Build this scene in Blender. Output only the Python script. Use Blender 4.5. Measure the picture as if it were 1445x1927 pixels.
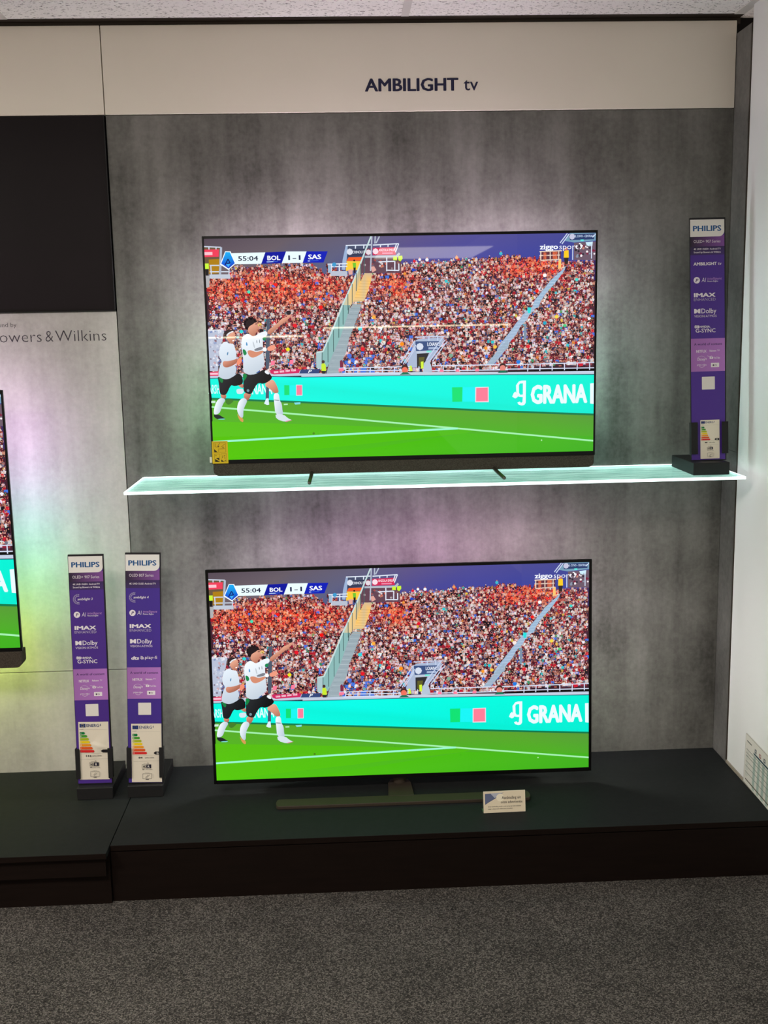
import bpy, bmesh, math, random
from mathutils import Matrix, Vector

scene = bpy.context.scene
COL = scene.collection
for o in list(bpy.data.objects):
    bpy.data.objects.remove(o)

# ================================================================ camera, world, lights, exposure
def srgb(c, a=1.0):
    f = lambda v: (v / 255) / 12.92 if v <= 10.3 else ((v / 255 + .055) / 1.055) ** 2.4
    return (f(c[0]), f(c[1]), f(c[2]), a)

cam_data = bpy.data.cameras.new('camera')
cam = bpy.data.objects.new('camera', cam_data)
COL.objects.link(cam)
RIGHT, UP, FWD = Vector((.998834, -.044346, -.019074)), Vector((.026217, .166543, .985686)), Vector((.040535, .985036, -.167512))
cam.matrix_world = Matrix(((RIGHT.x, UP.x, -FWD.x, -.0866), (RIGHT.y, UP.y, -FWD.y, -3.57918), (RIGHT.z, UP.z, -FWD.z, 1.65855), (0, 0, 0, 1)))
cam_data.sensor_fit = 'HORIZONTAL'
cam_data.sensor_width = 36
cam_data.lens = 2042.56 / 1445 * 36
cam_data.clip_start = .05
scene.camera = cam

world = bpy.data.worlds.new('shop_light')
scene.world = world
world.use_nodes = True
world.node_tree.nodes['Background'].inputs[0].default_value = srgb((255, 238, 222))
world.node_tree.nodes['Background'].inputs[1].default_value = .80

vs = scene.view_settings
vs.view_transform = 'Standard'
vs.look = 'None'
vs.exposure = 0
vs.gamma = 1
vs.use_curve_mapping = False
scene.cycles.use_denoising = True
scene.cycles.max_bounces = 8
scene.cycles.sample_clamp_indirect = 4

def area(name, loc, size, power, color, rot=(0, 0, 0)):
    l = bpy.data.lights.new(name, 'AREA')
    l.shape = 'RECTANGLE'
    l.size, l.size_y = size
    l.energy = power
    l.color = color
    o = bpy.data.objects.new(name, l)
    COL.objects.link(o)
    o.location = loc
    o.rotation_euler = rot
    return o
area('ceiling_lamp', (-.9, -3.0, 2.59), (.6, .6), 58, (1, .93, .85))
area('ceiling_lamp', (-2.3, -2.7, 2.59), (.6, .6), 62, (1, .93, .85))
area('ceiling_lamp', (1.15, -11, 2.59), (1.35, 2.2), 110, (1, .92, .82))
area('shelf_lamp', (-.83, -7, 1.595), (.87, .014), 1.6, (1, .9, .62), (math.pi / 2, 0, 0))
area('shelf_lamp', (.68, -7, 1.665), (1.75, .014), 3.0, (1, .9, .62), (math.pi / 2, 0, 0))

# ================================================================ helpers
MATS = {}
def nodes_of(m):
    return m.node_tree.nodes, m.node_tree.links

def material(name, color, rough=.6, spec=.3, metal=0, var=0, scale=20, stretch=(1, 1, 1), bump=0, bump_scale=None):
    """Principled material with a little noise in colour and relief."""
    if name in MATS: return MATS[name]
    m = bpy.data.materials.new(name)
    m.use_nodes = True
    n, l = nodes_of(m)
    b = n['Principled BSDF']
    b.inputs['Roughness'].default_value = rough
    b.inputs['Specular IOR Level'].default_value = spec
    b.inputs['Metallic'].default_value = metal
    tc = n.new('ShaderNodeTexCoord'); mp = n.new('ShaderNodeMapping')
    mp.inputs['Scale'].default_value = stretch
    l.new(tc.outputs['Object'], mp.inputs[0])
    nz = n.new('ShaderNodeTexNoise'); nz.inputs['Scale'].default_value = scale; nz.inputs['Detail'].default_value = 5
    l.new(mp.outputs[0], nz.inputs['Vector'])
    rp = n.new('ShaderNodeValToRGB')
    c = srgb(color)
    rp.color_ramp.elements[0].position, rp.color_ramp.elements[1].position = .3, .7
    rp.color_ramp.elements[0].color = tuple(v * (1 - var) for v in c[:3]) + (1,)
    rp.color_ramp.elements[1].color = tuple(min(1, v * (1 + var)) for v in c[:3]) + (1,)
    l.new(nz.outputs[0], rp.inputs[0]); l.new(rp.outputs[0], b.inputs['Base Color'])
    if bump:
        nb = n.new('ShaderNodeTexNoise'); nb.inputs['Scale'].default_value = bump_scale or scale * 3
        l.new(mp.outputs[0], nb.inputs['Vector'])
        bp = n.new('ShaderNodeBump'); bp.inputs['Strength'].default_value = bump; bp.inputs['Distance'].default_value = .003
        l.new(nb.outputs[0], bp.inputs['Height']); l.new(bp.outputs[0], b.inputs['Normal'])
    MATS[name] = m
    return m

def print_material(name, rough=.35, spec=.4, glow=False):
    """Flat print (or a lit screen) whose colours come from the mesh's own colour attribute."""
    m = bpy.data.materials.new(name)
    m.use_nodes = True
    n, l = nodes_of(m)
    b = n['Principled BSDF']
    b.inputs['Roughness'].default_value = rough
    b.inputs['Specular IOR Level'].default_value = spec
    at = n.new('ShaderNodeAttribute'); at.attribute_name = 'ink'
    if glow:
        b.inputs['Base Color'].default_value = (.004, .004, .004, 1)
        l.new(at.outputs['Color'], b.inputs['Emission Color'])
        b.inputs['Emission Strength'].default_value = glow
    else:
        l.new(at.outputs['Color'], b.inputs['Base Color'])
    MATS[name] = m
    return m

def emitter(name, color, strength):
    m = bpy.data.materials.new(name)
    m.use_nodes = True
    n, l = nodes_of(m)
    b = n['Principled BSDF']
    b.inputs['Base Color'].default_value = (.8, .8, .8, 1)
    b.inputs['Emission Color'].default_value = srgb(color)
    b.inputs['Emission Strength'].default_value = strength
    MATS[name] = m
    return m

def link(o, parent=None, props=None):
    COL.objects.link(o)
    if parent: o.parent = parent
    for k, v in (props or {}).items(): o[k] = v
    return o

def thing(name, label, category, loc=(0, 0, 0), group=None):
    o = bpy.data.objects.new(name, None)
    o.empty_display_size = .05
    o.location = loc
    o['label'] = label; o['category'] = category
    if group: o['group'] = group
    COL.objects.link(o)
    return o

class Mesh:
    """Collects boxes, tubes and prisms into ONE mesh object."""
    def __init__(self): self.bm = bmesh.new()
    def box(self, x0, x1, y0, y1, z0, z1, bevel=0, seg=2, mat=None):
        r = bmesh.ops.create_cube(self.bm, size=1)
        M = Matrix.Translation(((x0 + x1) / 2, (y0 + y1) / 2, (z0 + z1) / 2)) @ Matrix.Diagonal((abs(x1 - x0), abs(y1 - y0), abs(z1 - z0), 1))
        if mat: M = mat @ M
        bmesh.ops.transform(self.bm, matrix=M, verts=r['verts'])
        if bevel:
            es = list({e for v in r['verts'] for e in v.link_edges})
            bmesh.ops.bevel(self.bm, geom=es, offset=bevel, segments=seg, affect='EDGES', profile=.5)
        return self
    def prism(self, pts, axis, a, b, bevel=0):
        """Outline pts (2-D) pushed along an axis ('x', 'y' or 'z') from a to b."""
        def P(p, t): return {'x': (t, p[0], p[1]), 'y': (p[0], t, p[1]), 'z': (p[0], p[1], t)}[axis]
        va = [self.bm.verts.new(P(p, a)) for p in pts]; vb = [self.bm.verts.new(P(p, b)) for p in pts]
        fs = [self.bm.faces.new(va), self.bm.faces.new(vb[::-1])]
        k = len(pts)
        for i in range(k): fs.append(self.bm.faces.new((va[i], va[(i + 1) % k], vb[(i + 1) % k], vb[i])))
        bmesh.ops.recalc_face_normals(self.bm, faces=fs)
        if bevel:
            es = [e for f in fs[:2] for e in f.edges]
            bmesh.ops.bevel(self.bm, geom=es, offset=bevel, segments=2, affect='EDGES', profile=.5)
        return self
    def tube(self, pts, r, n=12, flat=1.0):
        """Round bar along a list of points; flat squeezes it vertically."""
        pts = [Vector(p) for p in pts]
        rings = []
        for i, p in enumerate(pts):
            d = (pts[min(i + 1, len(pts) - 1)] - pts[max(i - 1, 0)]).normalized()
            s = d.cross(Vector((0, 0, 1)))
            s = s.normalized() if s.length > 1e-4 else Vector((1, 0, 0))
            u = s.cross(d)
            rr = r[i] if isinstance(r, (list, tuple)) else r
            rings.append([self.bm.verts.new(p + s * rr * math.cos(2 * math.pi * k / n) + u * rr * flat * math.sin(2 * math.pi * k / n)) for k in range(n)])
        fs = []
        for a, b in zip(rings, rings[1:]):
            for k in range(n): fs.append(self.bm.faces.new((a[k], a[(k + 1) % n], b[(k + 1) % n], b[k])))
        fs += [self.bm.faces.new(rings[0]), self.bm.faces.new(rings[-1][::-1])]
        bmesh.ops.recalc_face_normals(self.bm, faces=fs)
        return self
    def build(self, name, mat, parent=None, smooth=False, loc=None, rot=None, **props):
        me = bpy.data.meshes.new(name)
        self.bm.to_mesh(me); self.bm.free()
        me.materials.append(mat)
        if smooth:
            for f in me.polygons: f.use_smooth = True
        o = bpy.data.objects.new(name, me)
        if loc: o.location = loc
        if rot: o.rotation_euler = rot
        return link(o, parent, props)

GLYPHS = {}
def glyphs(s, bold, slant):
    k = (s, bold, slant)
    if k not in GLYPHS:
        c = bpy.data.curves.new('lettering', 'FONT')
        c.body = s; c.offset = bold; c.shear = slant; c.resolution_u = 2
        o = bpy.data.objects.new('lettering', c)
        COL.objects.link(o)
        bpy.context.view_layer.update()
        me = bpy.data.meshes.new_from_object(o.evaluated_get(bpy.context.evaluated_depsgraph_get()))
        GLYPHS[k] = ([tuple(v.co[:2]) for v in me.vertices], [tuple(f.vertices) for f in me.polygons])
        bpy.data.objects.remove(o); bpy.data.curves.remove(c); bpy.data.meshes.remove(me)
    return GLYPHS[k]

class Print:
    """A flat print: coloured shapes drawn over each other on a sheet W x H units (x right, y down), standing upright and facing -Y."""
    def __init__(self, W, H, unit, step=1.5e-5):
        self.W, self.H, self.unit, self.step, self.layer = W, H, unit, step, 0
        self.v, self.f, self.c = [], [], []
    def next(self, n=1): self.layer += n
    def poly(self, pts, col, keep=False, lift=0):
        if not keep: self.layer += 1
        cols = list(col) if isinstance(col, list) else [col] * len(pts)
        area = sum(a[0] * b[1] - b[0] * a[1] for a, b in zip(pts, pts[1:] + pts[:1]))
        if area > 0: pts, cols = pts[::-1], cols[::-1]
        i = len(self.v)
        d = (self.layer + lift) * self.step
        self.v += [(p[0], p[1], d) for p in pts]
        self.f.append(tuple(range(i, i + len(pts))))
        self.c += [srgb(c) for c in cols]
    def soft(self, pts, a, b=None, ang=0, n=2):
        """Rounded shape; colour runs from a to b across it in the direction ang."""
        for _ in range(n if len(pts) > 6 else 1):
            out = []
            for p, q in zip(pts, pts[1:] + pts[:1]):
                out += [(p[0] * .75 + q[0] * .25, p[1] * .75 + q[1] * .25), (p[0] * .25 + q[0] * .75, p[1] * .25 + q[1] * .75)]
            pts = out
        if b is None: return self.poly(pts, a)
        c, s = math.cos(math.radians(ang)), math.sin(math.radians(ang))
        t = [p[0] * c + p[1] * s for p in pts]
        lo, hi = min(t), max(t)
        self.poly(pts, [tuple(a[i] + (b[i] - a[i]) * (v - lo) / (hi - lo) for i in range(3)) for v in t])
    def rect(self, x0, y0, x1, y1, col, **k): self.poly([(x0, y0), (x1, y0), (x1, y1), (x0, y1)], col, **k)
    def rrect(self, x0, y0, x1, y1, r, col, n=5, **k):
        pts = []
        for cx, cy, a in ((x1 - r, y0 + r, -90), (x1 - r, y1 - r, 0), (x0 + r, y1 - r, 90), (x0 + r, y0 + r, 180)):
            for i in range(n + 1):
                t = math.radians(a + 90 * i / n)
                pts.append((cx + r * math.cos(t), cy + r * math.sin(t)))
        self.poly(pts, col, **k)
    def disc(self, x, y, r, col, n=20, a0=0, a1=360, **k):
        full = a1 - a0 >= 360
        m = n if full else n + 1
        self.poly([(x + r * math.cos(math.radians(a0 + (a1 - a0) * i / n)), y + r * math.sin(math.radians(a0 + (a1 - a0) * i / n))) for i in range(m)], col, **k)
    def stroke(self, pts, w, col, keep=False, lift=0):
        if not keep: self.layer += 1
        for (x0, y0), (x1, y1) in zip(pts, pts[1:]):
            L = math.hypot(x1 - x0, y1 - y0) or 1
            dx, dy = (y1 - y0) / L * w / 2, -(x1 - x0) / L * w / 2
            self.poly([(x0 + dx, y0 + dy), (x1 + dx, y1 + dy), (x1 - dx, y1 - dy), (x0 - dx, y0 - dy)], col, keep=True, lift=lift)
    def arc(self, x, y, r, a0, a1, w, col, n=14, **k):
        self.stroke([(x + r * math.cos(math.radians(a0 + (a1 - a0) * i / n)), y + r * math.sin(math.radians(a0 + (a1 - a0) * i / n))) for i in range(n + 1)], w, col, **k)
    def text(self, s, box, col, bold=0, slant=0):
        """Lettering between box's corners: baseline start at the first, capital top and line end at the second."""
        self.layer += 1
        (x0, y0), (x1, y1) = box
        vs_, fs_ = glyphs(s, min(bold, 0), slant)
        w = max(bold, 0)
        a, b = min(p[0] for p in vs_) - w, max(p[0] for p in vs_) + w
        sx, sy = (x1 - x0) / (b - a), abs(y0 - y1) / (.69 + w)
        d = self.layer * self.step
        # heavier weights: the letters are printed several times, slightly shifted
        for k, (ox, oy) in enumerate([(0, 0)] if not w else [(-w, 0), (w, 0), (-w * .5, w * .5), (w * .5, w * .5), (-w * .5, -w * .5), (w * .5, -w * .5), (0, 0)]):
            d = (self.layer + k * .4) * self.step
            i = len(self.v)
            self.v += [(x0 + (p[0] + ox - a) * sx, y0 - (p[1] + oy) * sy, d) for p in vs_]
            for f in fs_:
                self.f.append(tuple(i + q for q in f))
                self.c += [srgb(col)] * len(f)
        self.layer += 3 if w else 0
    def build(self, name, mat, parent=None, wave=None, bend=None, loc=None, rot=None, **props):
        me = bpy.data.meshes.new(name)
        wave = wave or (lambda x, y, d: 0)
        me.from_pydata([((x - self.W / 2) * self.unit, -d - wave(x, y, d), (self.H / 2 - y) * self.unit) for x, y, d in self.v], [], self.f)
        at = me.color_attributes.new('ink', 'FLOAT_COLOR', 'CORNER')
        at.data.foreach_set('color', [q for c in self.c for q in c])
        me.materials.append(mat)
        me.validate()
        o = bpy.data.objects.new(name, me)
        if loc: o.location = loc
        if rot: o.rotation_euler = rot
        return link(o, parent, props)

STRUCTURE = {'kind': 'structure'}

# ================================================================ materials
def concrete(name, dark, light, amount=1.0):
    m = bpy.data.materials.new(name)
    m.use_nodes = True
    n, l = nodes_of(m)
    b = n['Principled BSDF']
    b.inputs['Roughness'].default_value = .5
    b.inputs['Specular IOR Level'].default_value = .25
    tc = n.new('ShaderNodeTexCoord')
    def noise(sx, sz, scale, detail, rough=.6):
        mp = n.new('ShaderNodeMapping'); mp.inputs['Scale'].default_value = (sx, 1, sz)
        l.new(tc.outputs['Object'], mp.inputs[0])
        t = n.new('ShaderNodeTexNoise'); t.inputs['Scale'].default_value = scale; t.inputs['Detail'].default_value = detail; t.inputs['Roughness'].default_value = rough
        l.new(mp.outputs[0], t.inputs['Vector'])
        return t.outputs[0]
    def math_(op, a, bv):
        t = n.new('ShaderNodeMath'); t.operation = op
        l.new(a, t.inputs[0])
        if isinstance(bv, float): t.inputs[1].default_value = bv
        else: l.new(bv, t.inputs[1])
        return t.outputs[0]
    streak = noise(9, .8, 1.0, 6)             # trowel streaks running down
    cloud = noise(1, 1, 2.6, 8, .65)          # large clouding
    grain = noise(1, 1, 60, 4)                # fine grain
    patch = noise(2.2, .7, 1.5, 7, .7)       # darker stains
    mixv = math_('ADD', math_('ADD', math_('MULTIPLY', streak, .36), math_('MULTIPLY', cloud, .40)), math_('ADD', math_('MULTIPLY', grain, .16), math_('MULTIPLY', patch, .30)))
    rp = n.new('ShaderNodeValToRGB')
    rp.color_ramp.elements[0].position, rp.color_ramp.elements[1].position = .47, .75
    rp.color_ramp.elements[0].color, rp.color_ramp.elements[1].color = srgb(dark), srgb(light)
    l.new(mixv, rp.inputs[0]); l.new(rp.outputs[0], b.inputs['Base Color'])
    bp = n.new('ShaderNodeBump'); bp.inputs['Strength'].default_value = .12; bp.inputs['Distance'].default_value = .001
    l.new(grain, bp.inputs['Height']); l.new(bp.outputs[0], b.inputs['Normal'])
    return m

dark_concrete = concrete('dark_concrete_laminate', (58, 57, 54), (128, 127, 122))
light_concrete = concrete('light_concrete_laminate', (143, 141, 135), (188, 185, 178))
fascia_white = material('white_fascia_laminate', (234, 227, 213), .45, .3, var=.02, scale=3)
paint_white = material('white_wall_paint', (236, 238, 236), .36, .35, var=.02, scale=3)
black_board = material('black_glass_board', (25, 20, 22), .4, .08, var=.1, scale=4)
dark_metal = material('dark_bronze_metal', (58, 50, 42), .4, .4, .4, .05)
plinth_black = material('black_plinth_laminate', (36, 38, 38), .6, .06, var=.08, scale=60)
plinth_brown = material('blackbrown_plinth_front', (20, 13, 10), .6, .08, var=.15, scale=8, stretch=(1, 1, 12))
tv_black = material('black_tv_plastic', (8, 8, 9), .35, .18, var=.1)
cloth_grey = material('grey_speaker_cloth', (66, 60, 53), .9, .1, var=.45, scale=420, bump=.5, bump_scale=500)
stand_metal = material('dark_stand_metal', (62, 54, 46), .5, .2, .15, .05)
foot_metal = material('grey_foot_metal', (96, 92, 84), .3, .5, .8, .05)
stand_black = material('matt_black_stand', (24, 24, 25), .55, .3, var=.1, scale=80)
clear_plastic = material('clear_plastic', (200, 205, 205), .1, .5)
clear_plastic.node_tree.nodes['Principled BSDF'].inputs['Transmission Weight'].default_value = .9
paper = material('white_paper', (222, 216, 200), .6, .2, var=.01)
grey_trim = material('beige_wall_trim', (150, 142, 128), .5, .3, var=.03)
screen_mat = print_material('lit_screen', .016, .22, glow=1.12)
ink = print_material('printed_sheet', .4, .35)
vinyl = print_material('vinyl_lettering', .5, .3)
edge_glow = emitter('lit_glass_edge', (226, 255, 250), 2.6)
led_white = emitter('white_light_strip', (220, 255, 246), 2.2)
glow_mat = print_material('backlight_diodes', .5, .2, glow=80.0)

glass = bpy.data.materials.new('painted_glow_glass')
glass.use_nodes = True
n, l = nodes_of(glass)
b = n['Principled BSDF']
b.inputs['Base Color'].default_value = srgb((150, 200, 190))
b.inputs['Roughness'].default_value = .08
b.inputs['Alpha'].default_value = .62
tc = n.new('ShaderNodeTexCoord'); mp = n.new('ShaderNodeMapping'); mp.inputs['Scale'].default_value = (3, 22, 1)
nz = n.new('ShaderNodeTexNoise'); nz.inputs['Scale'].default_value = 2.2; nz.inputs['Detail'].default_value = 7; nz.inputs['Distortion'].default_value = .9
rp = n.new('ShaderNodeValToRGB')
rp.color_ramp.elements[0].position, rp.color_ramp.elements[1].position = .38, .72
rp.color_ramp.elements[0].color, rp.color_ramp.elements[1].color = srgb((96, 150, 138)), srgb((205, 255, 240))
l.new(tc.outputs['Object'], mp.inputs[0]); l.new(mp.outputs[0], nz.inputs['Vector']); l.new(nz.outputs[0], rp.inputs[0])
l.new(rp.outputs[0], b.inputs['Emission Color'])  # edge light caught in the smeared pane, painted as streaky emission
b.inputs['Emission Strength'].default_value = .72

# ================================================================ the room
XS, XR = -.786, 1.2046            # seam between the two display bays, face of the right-hand wall
TOP = .1777                       # height of the plinths
CEIL = 2.603

carpet = bpy.data.materials.new('speckled_carpet')
carpet.use_nodes = True
n, l = nodes_of(carpet)
b = n['Principled BSDF']; b.inputs['Roughness'].default_value = .95; b.inputs['Specular IOR Level'].default_value = .1
tc = n.new('ShaderNodeTexCoord')
vo = n.new('ShaderNodeTexVoronoi'); vo.inputs['Scale'].default_value = 330          # yarn tufts, each its own shade
nz = n.new('ShaderNodeTexNoise'); nz.inputs['Scale'].default_value = 5; nz.inputs['Detail'].default_value = 4
ad = n.new('ShaderNodeMath'); ad.operation = 'MULTIPLY_ADD'; ad.inputs[1].default_value = .35
rp = n.new('ShaderNodeValToRGB')
for pos, c in ((.12, (36, 35, 34)), (.6, (70, 67, 64)), (.98, (120, 115, 110))):
    e = rp.color_ramp.elements.new(pos); e.color = srgb(c)
rp.color_ramp.elements.remove(rp.color_ramp.elements[0]); rp.color_ramp.elements.remove(rp.color_ramp.elements[-1])
sp = n.new('ShaderNodeSeparateColor'); mx = n.new('ShaderNodeMath'); mx.operation = 'MULTIPLY'; mx.inputs[1].default_value = .82
bp = n.new('ShaderNodeBump'); bp.inputs['Strength'].default_value = .6; bp.inputs['Distance'].default_value = .003
l.new(tc.outputs['Object'], vo.inputs['Vector']); l.new(tc.outputs['Object'], nz.inputs['Vector'])
l.new(vo.outputs['Color'], sp.inputs[0]); l.new(sp.outputs[0], mx.inputs[0])
l.new(nz.outputs[0], ad.inputs[0]); l.new(mx.outputs[0], ad.inputs[2])
l.new(ad.outputs[0], rp.inputs[0]); l.new(rp.outputs[0], b.inputs['Base Color'])
l.new(vo.outputs['Distance'], bp.inputs['Height']); l.new(bp.outputs[0], b.inputs['Normal'])

tile = bpy.data.materials.new('mineral_fibre_tile')
tile.use_nodes = True
n, l = nodes_of(tile)
b = n['Principled BSDF']; b.inputs['Roughness'].default_value = .9; b.inputs['Specular IOR Level'].default_value = .1
tc = n.new('ShaderNodeTexCoord'); mp = n.new('ShaderNodeMapping'); mp.inputs['Scale'].default_value = (95, 210, 1)
nz = n.new('ShaderNodeTexNoise'); nz.inputs['Scale'].default_value = 1; nz.inputs['Detail'].default_value = 1.5; nz.inputs['Distortion'].default_value = .5
rp = n.new('ShaderNodeValToRGB')
rp.color_ramp.elements[0].position, rp.color_ramp.elements[1].position = .33, .38
rp.color_ramp.elements[0].color, rp.color_ramp.elements[1].color = srgb((120, 112, 114)), srgb((250, 247, 244))
bp = n.new('ShaderNodeBump'); bp.inputs['Strength'].default_value = .5; bp.inputs['Distance'].default_value = .003
l.new(tc.outputs['Object'], mp.inputs[0]); l.new(mp.outputs[0], nz.inputs['Vector']); l.new(nz.outputs[0], rp.inputs[0]); l.new(rp.outputs[0], b.inputs['Base Color'])
l.new(rp.outputs[0], bp.inputs['Height']); l.new(bp.outputs[0], b.inputs['Normal'])

def structure(name, label, category='wall'):
    return {'kind': 'structure', 'label': label, 'category': category}

Mesh().box(-5, XR + .3, -14, .3, -.05, 0).build('floor', carpet, **structure('floor', 'dark grey speckled carpet floor in front of the plinths', 'floor'))
Mesh().box(-5, XR + .3, -14, .3, CEIL + .0015, CEIL + .06).build('ceiling', tile, **structure('ceiling', 'white fissured mineral tile ceiling', 'ceiling'))
grid = Mesh()
for i in range(-3, 2):
    x = .1535 + i * 1.2225
    if x < XR: grid.box(x - .012, x + .012, -14, -.03, CEIL, CEIL + .002)
for k in range(1, 24): grid.box(-5, XR - .02, -.6 * k - .012, -.6 * k + .012, CEIL + .0005, CEIL + .002)
grid_mat = material('white_grid_metal', (214, 210, 206), .5, .3, var=.01)
grid.build('trim_1', grid_mat, **structure('trim', 'white metal grid bars holding the ceiling tiles', 'ceiling grid'))
Mesh().box(-5, XR + .012, -.03, .02, CEIL - .0008, CEIL + .0016).box(-5, XR + .012, .004, .02, CEIL - .02, CEIL).build('trim_2', dark_metal, **structure('trim', 'dark bronze edge strip between the fascia and the ceiling', 'trim'))
Mesh().box(XR - .02, XR + .012, -14, -.03, CEIL - .0008, CEIL + .0016).build('trim_3', grid_mat, **structure('trim', 'pale ceiling edge strip along the white side wall', 'trim'))

Mesh().box(-5, XR + .3, .02, .1, 0, CEIL + .05).build('wall_backing', material('wall_core_black', (14, 12, 12), .7, .2), **structure('wall', 'dark wall core behind the display panels'))
Mesh().box(XS + .0015, XR - .0005, .0, .02, .02, 2.3265, .0008, 1).build('wall_back', dark_concrete, **structure('wall', 'dark grey concrete-look wall panel behind both centre televisions'))
Mesh().box(-2.9, XS - .0015, .0, .02, .533, 1.7265, .0008, 1).build('wall_left_upper', light_concrete, **structure('wall', 'pale concrete-look wall panel under the black board'))
Mesh().box(-2.9, XS - .0015, .0, .02, .02, .5305, .0008, 1).build('wall_left_lower', light_concrete, **structure('wall', 'pale concrete-look wall panel just above the left plinth'))
Mesh().box(XS + .0015, XR - .0015, -.004, .02, 2.3285, 2.591, .0012, 1).build('wall_fascia', fascia_white, **structure('wall', 'long white fascia panel above the dark wall'))
Mesh().box(-2.9, XS - .0015, -.004, .02, 2.3285, 2.591, .0012, 1).build('wall_fascia_left', fascia_white, **structure('wall', 'white fascia panel above the black board'))
Mesh().box(XR, XR + .012, -.128, .02, .1, 1.2365).box(XR, XR + .012, -.128, .02, 1.238, 2.552).build('wall_right_return', dark_concrete, **structure('wall', 'narrow dark grey return panel in the corner beside the white wall'))
Mesh().box(XR - .001, XR + .012, -.1335, -.128, .1, 2.552).build('trim_4', dark_metal, **structure('trim', 'dark bronze edge strip between grey return panel and white wall', 'trim'))
Mesh().box(XR + .002, XR + .15, -4.5, -.1335, 0, CEIL + .02).build('wall_right', paint_white, **structure('wall', 'white painted side wall'))
Mesh().box(XR - .003, XR + .002, -.575, -.1335, TOP - .01, TOP + .01, .001).build('baseboard_right', grey_trim, **structure('baseboard', 'thin beige strip between the white wall and the plinth', 'baseboard'))

# ================================================================ plinths
def front_edge(o):
    """The edging along the front of a top is the brown of the plinth front."""
    o.data.materials.append(plinth_brown)
    for f in o.data.polygons:
        if f.normal.y < -.9: f.material_index = 1

t = thing('display_plinth', 'wide low black plinth under the lower television', 'plinth', (.21, -.287, 0), 'black display plinths')
x0, x1 = XS + .0012 - .21, XR - .0015 - .21
Mesh().box(x0, x1, -.5746 + .287, .286, TOP - .018, TOP, .0012).build('top', plinth_black, t); front_edge(t.children[-1])
Mesh().box(x0, x1, -.571 + .287, .286, 0, TOP - .0215).build('base', plinth_brown, t)
t = thing('display_plinth', 'low black plinth with a recessed drawer front, below the pale wall', 'plinth', (-1.8, -.31, 0), 'black display plinths')
x0, x1 = -2.9 + 1.8, XS - .0012 + 1.8
Mesh().box(x0, x1, -.623 + .31, .309, TOP - .018, TOP, .0012).build('top', plinth_black, t); front_edge(t.children[-1])
Mesh().box(x0, x1 - .006, -.606 + .31, -.55 + .31, .098, TOP - .022, .001).build('drawer_front', plinth_brown, t)
Mesh().box(x0, x1, -.583 + .31, .309, 0, TOP - .0215).build('base', plinth_brown, t)

# ================================================================ board and lettering on the wall
t = thing('black_board', 'large black board high on the wall beside the dark concrete panel', 'board', (-1.7, 0, 1.7277))
Mesh().box(-1.2, XS - .0015 + 1.7 - .004, -.004, .019, .004, .5985).build('board_face', black_board, t)
Mesh().box(-1.2, XS - .0015 + 1.7, -.009, .015, -.001, .004, .0008, 1).box(XS - .0055 + 1.7, XS - .0015 + 1.7, -.009, .015, .004, .5985, .0008, 1).build('edge_frame', tv_black, t)

def wall_lettering(name, label, x0, z0, W, H, y, draw):
    p = Print(W, H, .001, 2e-5)
    draw(p)
    p.build(name, vinyl, None, loc=(x0 + W * .0005, y, z0 + H * .0005), label=label, category='lettering')
def draw_headline(p):
    navy = (30, 30, 62)
    p.text('AMBILIGHT', [(2, 60), (296.5, 21)], navy, bold=.034)
    p.text('tv', [(313, 60), (359, 21)], navy, bold=.008)
wall_lettering('wall_lettering', 'dark navy headline lettering on the white fascia', .024, 2.3597, 362, 90, -.0045, draw_headline)
def draw_sound(p):
    ink_c = (40, 34, 44)
    p.text('B', [(11, 70), (36, 34)], ink_c, bold=-.014)
    p.text('owers', [(42, 70), (175, 34)], ink_c, bold=-.014)
    p.text('&', [(187, 70), (212, 34)], ink_c, bold=-.014)
    p.text('Wilkins', [(219, 70), (381, 34)], ink_c, bold=-.014)
    p.text('Sound by', [(20, 21), (98, 7)], ink_c, bold=-.012)
wall_lettering('wall_lettering', 'thin dark lettering on the pale panel below the black board', -1.2046, 1.614, 390, 90, -.0005, draw_sound)


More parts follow.
